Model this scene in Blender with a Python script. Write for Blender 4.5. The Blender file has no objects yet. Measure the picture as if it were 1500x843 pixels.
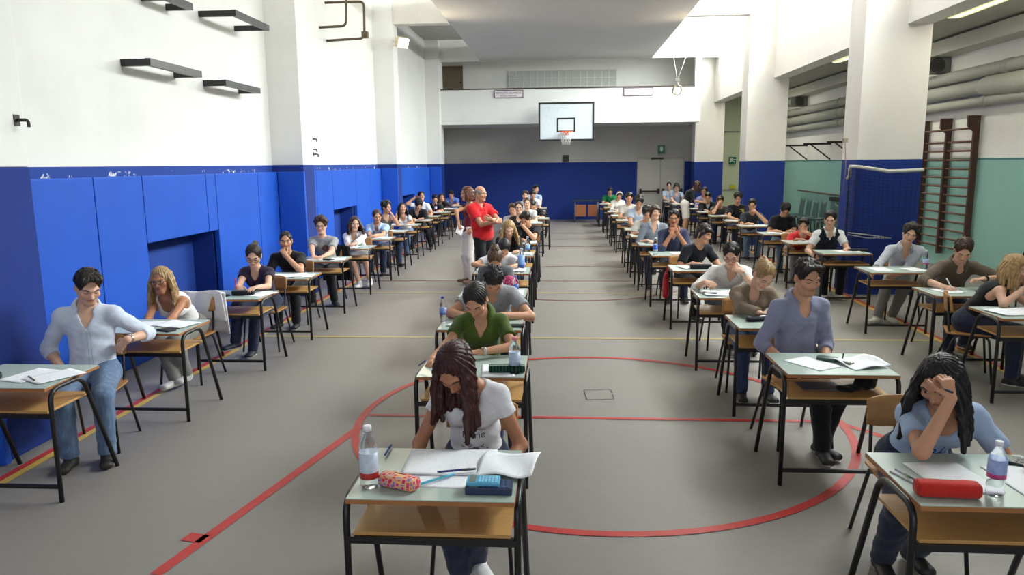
import bpy, bmesh, math, random
import numpy as np
from mathutils import Vector, Matrix
from mathutils.bvhtree import BVHTree
C = bpy.context.scene.collection
PI = math.pi
def V(*a): return np.array(a if len(a) > 1 else a[0], dtype=float)
def nrm(v):
    v = np.asarray(v, float); return v / (np.linalg.norm(v) + 1e-12)
def lerp(a, b, t): return np.asarray(a, float) * (1 - t) + np.asarray(b, float) * t
def rotz(a): c, s = math.cos(a), math.sin(a); return np.array([[c, -s, 0], [s, c, 0], [0, 0, 1.]])
def rotx(a): c, s = math.cos(a), math.sin(a); return np.array([[1., 0, 0], [0, c, -s], [0, s, c]])
def roty(a): c, s = math.cos(a), math.sin(a); return np.array([[c, 0, s], [0, 1., 0], [-s, 0, c]])

# ------------------------------------------------------------------ object helpers
def link_mesh(name, me, mat=None, parent=None):
    o = bpy.data.objects.new(name, me); C.objects.link(o)
    if mat is not None:
        for m in (mat if isinstance(mat, (list, tuple)) else [mat]): me.materials.append(m)
    if parent is not None: o.parent = parent
    return o
def obj(name, bm, mat=None, parent=None, smooth=False):
    me = bpy.data.meshes.new(name); bmesh.ops.recalc_face_normals(bm, faces=bm.faces[:]); bm.to_mesh(me); bm.free()
    if smooth: shade(me)
    return link_mesh(name, me, mat, parent)
def shade(me, ang=None):
    me.polygons.foreach_set('use_smooth', [True] * len(me.polygons))
    if ang: me.set_sharp_from_angle(angle=ang)
def tag(o, label, cat, group=None, kind=None):
    if label: o['label'] = label
    if cat: o['category'] = cat
    if group: o['group'] = group
    if kind: o['kind'] = kind
    return o
def thing(name, label, cat, loc=(0, 0, 0), rz=0., group=None):
    o = bpy.data.objects.new(name, None); C.objects.link(o)
    o.location = loc; o.rotation_euler = (0, 0, rz); o.empty_display_size = .1
    return tag(o, label, cat, group)
def struct(name, bm, mat, smooth=False):
    o = obj(name, bm, mat, None, smooth); o['kind'] = 'structure'; return o
def copy_tree(root, loc, rz=0., label=None):
    r = root.copy(); C.objects.link(r); r.location = loc; r.rotation_euler = (0, 0, rz)
    if label: r['label'] = label
    for ch in list(root.children):
        c = ch.copy(); C.objects.link(c); c.parent = r
        for g in list(ch.children):
            d = g.copy(); C.objects.link(d); d.parent = c
    return r

# ------------------------------------------------------------------ bmesh shapes
def box(bm, lo, hi, mi=0, M=None, bev=0.):
    lo, hi = V(lo), V(hi); c = (lo + hi) / 2; d = hi - lo
    r = bmesh.ops.create_cube(bm, size=1., matrix=Matrix.Translation(c) @ Matrix.Diagonal((*d, 1)))
    vs = r['verts']; fs = {f for v in vs for f in v.link_faces}
    for f in fs: f.material_index = mi
    if bev:
        es = list({e for v in vs for e in v.link_edges})
        rr = bmesh.ops.bevel(bm, geom=es, offset=bev, segments=2, profile=.7, affect='EDGES')
        vs = list({v for f in rr['faces'] for v in f.verts} | {v for v in vs if v.is_valid})
        for f in {f for v in vs for f in v.link_faces}: f.material_index = mi
    if M is not None: bmesh.ops.transform(bm, matrix=M, verts=vs)
    return vs
def quad(bm, pts, mi=0):
    f = bm.faces.new([bm.verts.new(Vector(p)) for p in pts]); f.material_index = mi; return f
def frames(pts, closed=False):
    pts = [V(p) for p in pts]; n = len(pts); out = []; up = None
    for i in range(n):
        a = pts[(i - 1) % n] if (closed or i > 0) else pts[i]; b = pts[(i + 1) % n] if (closed or i < n - 1) else pts[i]
        t = nrm(b - a)
        if up is None:
            up = V(0, 0, 1) if abs(t[2]) < .9 else V(1, 0, 0)
        u = nrm(up - t * np.dot(up, t)); up = u
        out.append((pts[i], t, u, np.cross(t, u)))
    return out
def tube(bm, pts, r, seg=10, closed=False, mi=0, caps=True):
    rs = r if isinstance(r, (list, tuple)) else [r] * len(pts)
    rings = []
    for (p, t, u, w), rr in zip(frames(pts, closed), rs):
        rings.append([bm.verts.new(Vector(p + rr * (math.cos(2 * PI * k / seg) * u + math.sin(2 * PI * k / seg) * w))) for k in range(seg)])
    m = len(rings); fs = []
    for i in range(m if closed else m - 1):
        a, b = rings[i], rings[(i + 1) % m]
        for k in range(seg): fs.append(bm.faces.new((a[k], a[(k + 1) % seg], b[(k + 1) % seg], b[k])))
    if caps and not closed: fs.append(bm.faces.new(rings[0][::-1])); fs.append(bm.faces.new(rings[-1]))
    for f in fs: f.material_index = mi; f.smooth = True
    return fs
def bend(pts, rad, n=5):
    """polyline with rounded corners"""
    pts = [V(p) for p in pts]; out = [pts[0]]
    for i in range(1, len(pts) - 1):
        a, b, c = pts[i - 1], pts[i], pts[i + 1]; d0 = min(rad, .49 * np.linalg.norm(a - b)); d1 = min(rad, .49 * np.linalg.norm(c - b))
        p, q = b + nrm(a - b) * d0, b + nrm(c - b) * d1
        for k in range(n + 1):
            t = k / n; out.append((1 - t) ** 2 * p + 2 * t * (1 - t) * b + t * t * q)
    return out + [pts[-1]]
def lathe(bm, prof, seg=24, mi=0, M=None, mis=None):
    rings = [[bm.verts.new((r * math.cos(2 * PI * k / seg), r * math.sin(2 * PI * k / seg), z)) for k in range(seg)] for r, z in prof]
    for i in range(len(rings) - 1):
        for k in range(seg):
            f = bm.faces.new((rings[i][k], rings[i][(k + 1) % seg], rings[i + 1][(k + 1) % seg], rings[i + 1][k])); f.smooth = True
            f.material_index = mis[i] if mis else mi
    for r_, e in ((rings[0][::-1], 0), (rings[-1], -1)):
        f = bm.faces.new(r_); f.material_index = mis[e] if mis else mi
    if M is not None: bmesh.ops.transform(bm, matrix=M, verts=[v for r in rings for v in r])
def prism(bm, poly, z0, z1, mi=0, M=None):
    a = [bm.verts.new((x, y, z0)) for x, y in poly]; b = [bm.verts.new((x, y, z1)) for x, y in poly]; n = len(poly)
    fs = [bm.faces.new(a[::-1]), bm.faces.new(b)] + [bm.faces.new((a[i], a[(i + 1) % n], b[(i + 1) % n], b[i])) for i in range(n)]
    for f in fs: f.material_index = mi
    if M is not None: bmesh.ops.transform(bm, matrix=M, verts=a + b)
def rrect(w, d, r, n=5):
    out = []
    for cx, cy, a0 in ((w / 2 - r, d / 2 - r, 0), (-w / 2 + r, d / 2 - r, 90), (-w / 2 + r, -d / 2 + r, 180), (w / 2 - r, -d / 2 + r, 270)):
        for k in range(n + 1):
            a = math.radians(a0 + 90 * k / n); out.append((cx + r * math.cos(a), cy + r * math.sin(a)))
    return out

# ------------------------------------------------------------------ materials
def s2l(c): return tuple((x / 12.92 if x <= .04045 else ((x + .055) / 1.055) ** 2.4) for x in c)
def rgb(r, g, b): return s2l((r / 255, g / 255, b / 255)) + (1.,)
class NT:
    def __init__(s, name):
        s.m = bpy.data.materials.new(name); s.m.use_nodes = True; s.t = s.m.node_tree; s.b = s.t.nodes['Principled BSDF']
    def n(s, typ, **kw):
        x = s.t.nodes.new(typ)
        for k, v in kw.items():
            if k in x.inputs: s.put(x.inputs[k], v)
            else: setattr(x, k, v)
        return x
    def put(s, sock, v):
        if isinstance(v, bpy.types.NodeSocket): s.t.links.new(v, sock)
        else: sock.default_value = v
    def math(s, op, a, b=0., c=None, clamp=False):
        x = s.t.nodes.new('ShaderNodeMath'); x.operation = op; x.use_clamp = clamp
        s.put(x.inputs[0], a); s.put(x.inputs[1], b)
        if c is not None: s.put(x.inputs[2], c)
        return x.outputs[0]
    def mix(s, f, a, b):
        x = s.t.nodes.new('ShaderNodeMix'); x.data_type = 'RGBA'; s.put(x.inputs[0], f); s.put(x.inputs[6], a); s.put(x.inputs[7], b); return x.outputs[2]
    def sstep(s, v, a, b):
        x = s.t.nodes.new('ShaderNodeMapRange'); x.interpolation_type = 'SMOOTHSTEP'; s.put(x.inputs[0], v); x.inputs[1].default_value = a; x.inputs[2].default_value = b; return x.outputs[0]
    def coord(s, out='Object', scale=None):
        c = s.n('ShaderNodeTexCoord').outputs[out]
        if scale is not None:
            m = s.n('ShaderNodeMapping'); s.put(m.inputs['Vector'], c); m.inputs['Scale'].default_value = scale; c = m.outputs[0]
        return c
    def noise(s, vec, scale, detail=3., rough=.55, out=0):
        x = s.n('ShaderNodeTexNoise'); s.put(x.inputs['Vector'], vec); x.inputs['Scale'].default_value = scale; x.inputs['Detail'].default_value = detail; x.inputs['Roughness'].default_value = rough
        return x.outputs[out]
    def bump(s, h, strength=.3, dist=.01):
        x = s.n('ShaderNodeBump'); s.put(x.inputs['Height'], h); x.inputs['Strength'].default_value = strength; x.inputs['Distance'].default_value = dist
        s.put(s.b.inputs['Normal'], x.outputs[0])
    def ramp(s, f, stops):
        x = s.n('ShaderNodeValToRGB'); s.put(x.inputs[0], f); e = x.color_ramp.elements
        e[0].position, e[0].color = stops[0]; e[1].position, e[1].color = stops[-1]
        for p, c in stops[1:-1]: k = e.new(p); k.color = c
        return x.outputs[0]
    def fin(s, col, rough=.6, spec=.4, metal=0.):
        s.put(s.b.inputs['Base Color'], col); s.put(s.b.inputs['Roughness'], rough); s.b.inputs['Specular IOR Level'].default_value = spec; s.b.inputs['Metallic'].default_value = metal
        return s.m
def tint(c, k): return (min(1, c[0] * k), min(1, c[1] * k), min(1, c[2] * k), 1.)
_mc = {}
def cached(f):
    def g(*a):
        k = (f.__name__,) + a
        if k not in _mc: _mc[k] = f(*a)
        return _mc[k]
    return g
@cached
def plain(name, c, rough=.5, spec=.4, metal=0., var=.12, sc=12.):
    t = NT(name); n = t.noise(t.coord(), sc); return t.fin(t.mix(n, tint(c, 1 - var), tint(c, 1 + var)), rough, spec, metal)
@cached
def cloth(name, c, style='plain', c2=(0, 0, 0, 1.)):
    t = NT(name); co = t.coord(); n = t.noise(co, 9., 4.); fine = t.noise(co, 260., 2.)
    col = t.mix(n, tint(c, .86), tint(c, 1.12))
    col = t.mix(t.math('MULTIPLY', fine, .35), col, tint(c, .7))
    if style == 'stripe':
        x = t.n('ShaderNodeSeparateXYZ'); t.put(x.inputs[0], co)
        w = t.math('SINE', t.math('MULTIPLY', x.outputs[0], 2 * PI / .011)); col = t.mix(t.sstep(w, .2, .8), col, c2)
    if style == 'denim':
        f = t.noise(t.coord('Object', (14, 14, 3)), 3., 4.); col = t.mix(t.sstep(f, .4, .75), col, tint(c, 1.45))
    if style == 'flower':
        v = t.n('ShaderNodeTexVoronoi'); t.put(v.inputs['Vector'], co); v.inputs['Scale'].default_value = 60.; col = t.mix(t.sstep(v.outputs[0], .3, .45), c2, col)
    h = t.noise(co, 26., 5., .6); t.bump(h, .35, .012)
    t.b.inputs['Sheen Weight'].default_value = .15
    return t.fin(col, .85, .2)
@cached
def hairmat(name, c, c2):
    t = NT(name); n = t.noise(t.coord('Object', (1, 1, .14)), 85., 4., .65); m = t.noise(t.coord(), 7., 2.)
    col = t.mix(t.sstep(n, .35, .65), tint(c, .68), t.mix(m, c, c2)); t.bump(n, .8, .006)
    return t.fin(col, .42, .35)
@cached
def skinmat(name, base, brow, eye_open, stubble=0.):
    """skin with brows, lids, irises and lips placed in the head's own coordinates"""
    t = NT(name); at = t.n('ShaderNodeAttribute'); at.attribute_name = 'hl'
    sx = t.n('ShaderNodeSeparateXYZ'); t.put(sx.inputs[0], at.outputs['Vector']); x, y, z = sx.outputs
    ax = t.math('ABSOLUTE', x); front = t.sstep(y, -.045, -.06)
    co = t.coord(); n = t.noise(co, 14., 3.)
    col = t.mix(n, tint(base, .9), tint(base, 1.08))
    def ell(cx, cz, rx, rz, zz=None):
        a = t.math('DIVIDE', t.math('SUBTRACT', ax, cx), rx); b = t.math('DIVIDE', t.math('SUBTRACT', zz or z, cz), rz)
        d = t.math('ADD', t.math('MULTIPLY', a, a), t.math('MULTIPLY', b, b))
        return t.math('MULTIPLY', t.sstep(d, 1.25, .75), front)
    # cheeks / nose a little redder
    col = t.mix(t.math('MULTIPLY', ell(.04, -.03, .03, .025), .35), col, (base[0] * 1.02, base[1] * .78, base[2] * .74, 1))
    if stubble:
        sb = t.math('MULTIPLY', t.sstep(z, -.03, -.055), front); col = t.mix(t.math('MULTIPLY', sb, stubble), col, tint(brow, 1.6))
    arch = t.math('ADD', z, t.math('MULTIPLY', t.math('POWER', t.math('SUBTRACT', ax, .034), 2.), 9.))
    col = t.mix(t.math('MULTIPLY', ell(.034, .027, .021, .0052, arch), .85), col, brow)
    lip = t.math('ADD', z, t.math('MULTIPLY', ax, .12))
    lc = (base[0] * .82, base[1] * .5, base[2] * .5, 1)
    col = t.mix(t.math('MULTIPLY', ell(0., -.056, .025, .0095, lip), .8), col, lc)
    col = t.mix(t.math('MULTIPLY', ell(0., -.0555, .023, .0016, lip), .9), col, tint(lc, .3))
    dark = (.012, .008, .006, 1)
    if eye_open:
        col = t.mix(ell(.033, .0045, .0165, .0078), col, tint(brow, .6))
        col = t.mix(ell(.033, .0035, .0148, .0056), col, (.62, .58, .54, 1))
        col = t.mix(ell(.033, .0042, .0062, .0060), col, (.05, .025, .012, 1))
        col = t.mix(ell(.033, .0042, .0028, .0028), col, dark)
    else:
        lid = t.math('SUBTRACT', z, t.math('MULTIPLY', t.math('POWER', t.math('SUBTRACT', ax, .033), 2.), 16.))
        col = t.mix(t.math('MULTIPLY', ell(.033, -.002, .0165, .0027, lid), .9), col, dark)
        col = t.mix(t.math('MULTIPLY', ell(.033, .0035, .0165, .0065), .25), col, tint(base, .45))
    t.bump(t.noise(co, 240., 2.), .12, .002)
    t.b.inputs['Subsurface Weight'].default_value = .06; t.b.inputs['Subsurface Radius'].default_value = (.012, .005, .003)
    return t.fin(col, .52, .35)

# ------------------------------------------------------------------ signed-distance bodies
class Grid:
    """field on a rectilinear grid, finer around the boxes in 'fine' = [(lo, hi, step)]"""
    def __init__(s, lo, hi, h, fine=()):
        s.ax = []
        for k in range(3):
            pts = [lo[k]]
            while pts[-1] < hi[k]:
                p = pts[-1]; st = h
                for a, b, q in fine:
                    if a[k] - q <= p <= b[k]: st = min(st, q)
                    elif p < a[k] < p + st: st = max(min(st, a[k] - p), q)
                pts.append(p + st)
            s.ax.append(np.array(pts, np.float32))
        s.F = np.full([len(a) for a in s.ax], .5, np.float32)
    def win(s, lo, hi):
        sl = []
        for k in range(3):
            a = np.searchsorted(s.ax[k], lo[k]); b = np.searchsorted(s.ax[k], hi[k], 'right')
            if b <= a: return None
            sl.append(slice(a, b))
        X, Y, Z = (s.ax[0][sl[0]][:, None, None], s.ax[1][sl[1]][None, :, None], s.ax[2][sl[2]][None, None, :])
        return tuple(sl), X, Y, Z
    def put(s, lo, hi, fn, k=.02, op='u'):
        m = k + .03; w = s.win(np.asarray(lo) - m, np.asarray(hi) + m)
        if w is None: return
        sl, X, Y, Z = w; d = fn(X, Y, Z).astype(np.float32); f = s.F[sl]
        if op == 'u':
            h = np.maximum(k - np.abs(f - d), 0) / max(k, 1e-6); s.F[sl] = np.minimum(f, d) - h * h * k * .25
        elif op == 's':
            d = -d; h = np.maximum(k - np.abs(f - d), 0) / max(k, 1e-6); s.F[sl] = np.maximum(f, d) + h * h * k * .25
        elif op == 'i': s.F[sl] = np.maximum(f, d)
    def cap(s, a, b, r0, r1=None, k=.02, op='u', cut=None, off=0.):
        a, b = V(a), V(b); r1 = r0 if r1 is None else r1; r0 += off; r1 += off; ab = b - a; L2 = float(ab @ ab) + 1e-9; R = max(r0, r1)
        def fn(X, Y, Z):
            px, py, pz = X - a[0], Y - a[1], Z - a[2]
            t0 = (px * ab[0] + py * ab[1] + pz * ab[2]) / L2; t = np.clip(t0, 0, 1)
            d = np.sqrt((px - t * ab[0]) ** 2 + (py - t * ab[1]) ** 2 + (pz - t * ab[2]) ** 2) - (r0 + (r1 - r0) * t)
            if cut is not None: d = np.maximum(d, (t0 - cut) * math.sqrt(L2))
            return d
        s.put(np.minimum(a, b) - R, np.maximum(a, b) + R, fn, k, op)
    def ecap(s, a, b, side, w0, w1, d0, d1, k=.04, op='u', off=0.):
        a, b = V(a), V(b); ab = b - a; L = np.linalg.norm(ab) + 1e-9; ax = ab / L
        sv = nrm(side - ax * np.dot(side, ax)); nv = np.cross(ax, sv); w0 += off; w1 += off; d0 += off; d1 += off; R = max(w0, w1, d0, d1)
        def fn(X, Y, Z):
            px, py, pz = X - a[0], Y - a[1], Z - a[2]
            u = px * ax[0] + py * ax[1] + pz * ax[2]; t = np.clip(u / L, 0, 1); ov = u - t * L
            v = px * sv[0] + py * sv[1] + pz * sv[2]; w = px * nv[0] + py * nv[1] + pz * nv[2]
            W = w0 + (w1 - w0) * t; D = d0 + (d1 - d0) * t; m = np.minimum(W, D)
            k0 = np.sqrt((v / W) ** 2 + (w / D) ** 2 + (ov / m) ** 2); k1 = np.sqrt((v / W ** 2) ** 2 + (w / D ** 2) ** 2 + (ov / m ** 2) ** 2) + 1e-6
            return k0 * (k0 - 1) / k1
        s.put(np.minimum(a, b) - R, np.maximum(a, b) + R, fn, k, op)
    def ell(s, c, r, R=None, k=.02, op='u', off=0.):
        c, r = V(c), V(r) + off; R = np.eye(3) if R is None else R; m = max(r)
        def fn(X, Y, Z):
            px, py, pz = X - c[0], Y - c[1], Z - c[2]
            q = [px * R[0, i] + py * R[1, i] + pz * R[2, i] for i in range(3)]
            k0 = np.sqrt((q[0] / r[0]) ** 2 + (q[1] / r[1]) ** 2 + (q[2] / r[2]) ** 2)
            k1 = np.sqrt((q[0] / r[0] ** 2) ** 2 + (q[1] / r[1] ** 2) ** 2 + (q[2] / r[2] ** 2) ** 2) + 1e-6
            return k0 * (k0 - 1) / k1
        s.put(c - m, c + m, fn, k, op)
    def plane(s, c, n):
        """keep the side the normal points away from"""
        c, n = V(c), nrm(n)
        X, Y, Z = s.ax[0][:, None, None], s.ax[1][None, :, None], s.ax[2][None, None, :]
        s.F = np.maximum(s.F, ((X - c[0]) * n[0] + (Y - c[1]) * n[1] + (Z - c[2]) * n[2]).astype(np.float32))
    def wrinkle(s, amp, f, ph=0.):
        X, Y, Z = s.ax[0][:, None, None], s.ax[1][None, :, None], s.ax[2][None, None, :]
        a = np.sin(f * (X * .8 + .5 * Y) + ph + 2 * np.sin(f * .45 * Z + ph)) * np.sin(f * (Z * .9 - .35 * X) + 1.7 * ph + 1.5 * np.sin(f * .5 * X))
        s.F += (amp * a).astype(np.float32)
    def groove(s, amp, H, R, ph):
        X, Y, Z = s.ax[0][:, None, None] - H[0], s.ax[1][None, :, None] - H[1], s.ax[2][None, None, :] - H[2]
        x = X * R[0, 0] + Y * R[1, 0] + Z * R[2, 0]; y = X * R[0, 1] + Y * R[1, 1] + Z * R[2, 1]; z = X * R[0, 2] + Y * R[1, 2] + Z * R[2, 2]
        a = np.arctan2(x, -(y - .01)) + .05 * np.sin(z * 30 + ph); s.F += (amp * (np.sin(a * 23 + ph + 6 * z) + .6 * np.sin(a * 41 - ph + 9 * z))).astype(np.float32)
    def mesh(s, name, sm=1):
        F, ax = s.F, s.ax; S = F < 0
        cnt = np.zeros([n - 1 for n in F.shape], np.uint8)
        for i in (0, 1):
            for j in (0, 1):
                for k in (0, 1): cnt += S[i:F.shape[0] - 1 + i, j:F.shape[1] - 1 + j, k:F.shape[2] - 1 + k]
        idx = np.argwhere((cnt > 0) & (cnt < 8)); vid = np.full(cnt.shape, -1, np.int32); vid[tuple(idx.T)] = np.arange(len(idx))
        acc = np.zeros((len(idx), 3)); num = np.zeros(len(idx))
        cs = [(i, j, k) for i in (0, 1) for j in (0, 1) for k in (0, 1)]
        for a in cs:
            for d in range(3):
                if a[d]: continue
                b = list(a); b[d] = 1
                ia, ib = idx + np.array(a), idx + np.array(b); fa, fb = F[tuple(ia.T)], F[tuple(ib.T)]
                cr = (fa < 0) != (fb < 0); t = fa[cr] / (fa[cr] - fb[cr])
                for e in range(3):
                    pa, pb = ax[e][ia[cr, e]], ax[e][ib[cr, e]]; acc[cr, e] += pa + (pb - pa) * t
                num[cr] += 1
        P = acc / num[:, None]; quads = []
        for d in range(3):
            e1, e2 = (d + 1) % 3, (d + 2) % 3
            sa = [slice(None)] * 3; sb = [slice(None)] * 3; sa[d] = slice(0, -1); sb[d] = slice(1, None)
            for e in (e1, e2): sa[e] = slice(1, -1); sb[e] = slice(1, -1)
            A, B = S[tuple(sa)], S[tuple(sb)]; ed = np.argwhere(A != B)
            if not len(ed): continue
            inside = A[tuple(ed.T)]; base = ed.copy(); base[:, e1] += 1; base[:, e2] += 1
            def g(o1, o2):
                q = base.copy(); q[:, e1] += o1; q[:, e2] += o2; return vid[tuple(q.T)]
            q = np.stack([g(-1, -1), g(0, -1), g(0, 0), g(-1, 0)], 1); q[~inside] = q[~inside][:, ::-1]; quads.append(q)
        Q = np.concatenate(quads)
        Q = Q[(Q >= 0).all(1)]
        me = bpy.data.meshes.new(name); me.vertices.add(len(P)); me.vertices.foreach_set('co', P.astype(np.float32).ravel())
        me.loops.add(Q.size); me.loops.foreach_set('vertex_index', Q.astype(np.int32).ravel())
        me.polygons.add(len(Q)); me.polygons.foreach_set('loop_start', np.arange(0, Q.size, 4, dtype=np.int32))
        me.polygons.foreach_set('use_smooth', np.ones(len(Q), bool)); me.update(calc_edges=True); me.validate()
        return me, P
# ------------------------------------------------------------------ people
TIER = {0: (.009, .0033, .0075), 1: (.012, .0060, .011), 2: (.015, .0095, .015)}
BROWN, DARK, BLOND, GREY, RED = ('brown', rgb(58, 38, 26), rgb(88, 60, 40)), ('dark', rgb(22, 17, 15), rgb(42, 32, 28)), ('blond', rgb(158, 122, 78), rgb(205, 175, 125)), ('grey', rgb(120, 115, 110), rgb(165, 160, 155)), ('auburn', rgb(48, 20, 20), rgb(84, 38, 34))
SKINS = {'a': rgb(196, 146, 116), 'b': rgb(176, 122, 92), 'c': rgb(212, 168, 142)}
def ik(S, W, la, lb, pole):
    d = W - S; L = np.linalg.norm(d)
    if L > (la + lb) * .995: W = S + d / L * (la + lb) * .995; d = W - S; L = np.linalg.norm(d)
    x = (la * la - lb * lb + L * L) / (2 * L); h = math.sqrt(max(la * la - x * x, 0)); u = d / L
    p = nrm(pole - u * np.dot(pole, u)); return S + u * x + p * h, W
def hand(g, W, d, n, side, curl, sc, fat=1., k=.006, spread=1.):
    d = nrm(d); n = nrm(n - d * np.dot(n, d)); s = side * np.cross(n, d)
    g.ecap(W + d * .006, W + d * .082 * sc, s, .027 * sc, .037 * sc, .017 * sc, .0125 * sc, .012)
    for off, ln in ((.028, .070), (.0095, .079), (-.009, .073), (-.027, .057)):
        p = W + d * (.084 - abs(off - .005) * .18) * sc + s * off * sc; f = nrm(d + s * off * 2.2 * spread); a = 0.
        for j, (fr, rr) in enumerate(((.45, .0092), (.31, .0084), (.24, .0076))):
            a += curl * (.55, .95, .6)[j]; q = p + (f * math.cos(a) + n * math.sin(a)) * ln * fr * sc
            g.cap(p, q, rr * sc * fat, rr * .93 * sc * fat, k if j == 0 else .003); p = q
    p = W + d * .022 * sc + s * .022 * sc
    for j, (dd, ln, rr) in enumerate(((nrm(d * .62 + s * .62 + n * .35), .042, .0125), (nrm(d * .9 + s * .25 + n * (.3 + .3 * curl)), .034, .0105), (nrm(d * .9 + n * (.4 + .4 * curl) - s * .1), .026, .0092))):
        q = p + dd * ln * sc; g.cap(p, q, rr * sc * fat, rr * .9 * sc * fat, k if j == 0 else .004); p = q
def head_sdf(g, H, R, fem, N, far, k=1.):
    L = lambda *p: H + R @ V(*p)
    E = lambda c, r, kk, op='u': g.ell(L(*c), r, R, kk, op)
    E((0, .014, .035), (.074, .094, .083), .02)
    E((0, -.030, -.035), ((.051 if fem else .054), .064, .082), .03)
    g.cap(L(-.013, -.068, -.097), L(.013, -.068, -.097), .013 if fem else .017, None, .03)
    for s in (-1, 1):
        g.cap(L(s * .050, .0, -.045), L(s * .020, -.06, -.094), .014 if fem else .017, .013, .03)
        E((s * .044, -.064, -.022), (.02, .018, .018), .03)
        g.cap(L(s * .012, -.087, .023), L(s * .046, -.072, .024), .008 if fem else .011, .008, .02)
    if far < 2:
        for s in (-1, 1):
            E((s * .033, -.100, .003), (.018, .016, .011), .012, 's')
            E((s * .033, -.0715, .003), (.0145, .0145, .0125), .004)
            E((s * .077, .012, -.006), (.009, .019, .031), .008); E((s * .0865, .006, -.004), (.005, .011, .019), .006, 's')
        g.cap(L(0, -.086, .012), L(0, -.106, -.028), .0065, .0105, .012)
        for s in (-1, 1): E((s * .0115, -.094, -.033), (.008, .010, .0075), .008)
        E((0, -.0865, -.0505), (.022, .009, .0055), .006); E((0, -.0855, -.0625), (.019, .009, .006), .006)
        g.cap(L(-.021, -.0955, -.0563), L(.021, -.0955, -.0563), .0018, None, .004, 's')
    else:
        g.cap(L(0, -.086, .012), L(0, -.104, -.03), .009, .013, .012)
        for s in (-1, 1):
            E((s * .077, .012, -.006), (.011, .02, .031), .008); E((s * .033, -.105, .003), (.018, .016, .012), .012, 's')
    r = .047 if fem else .055
    g.ecap(L(0, .018, -.05), N, R[:, 0], r, r * 1.08, r, r, .03)
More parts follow.
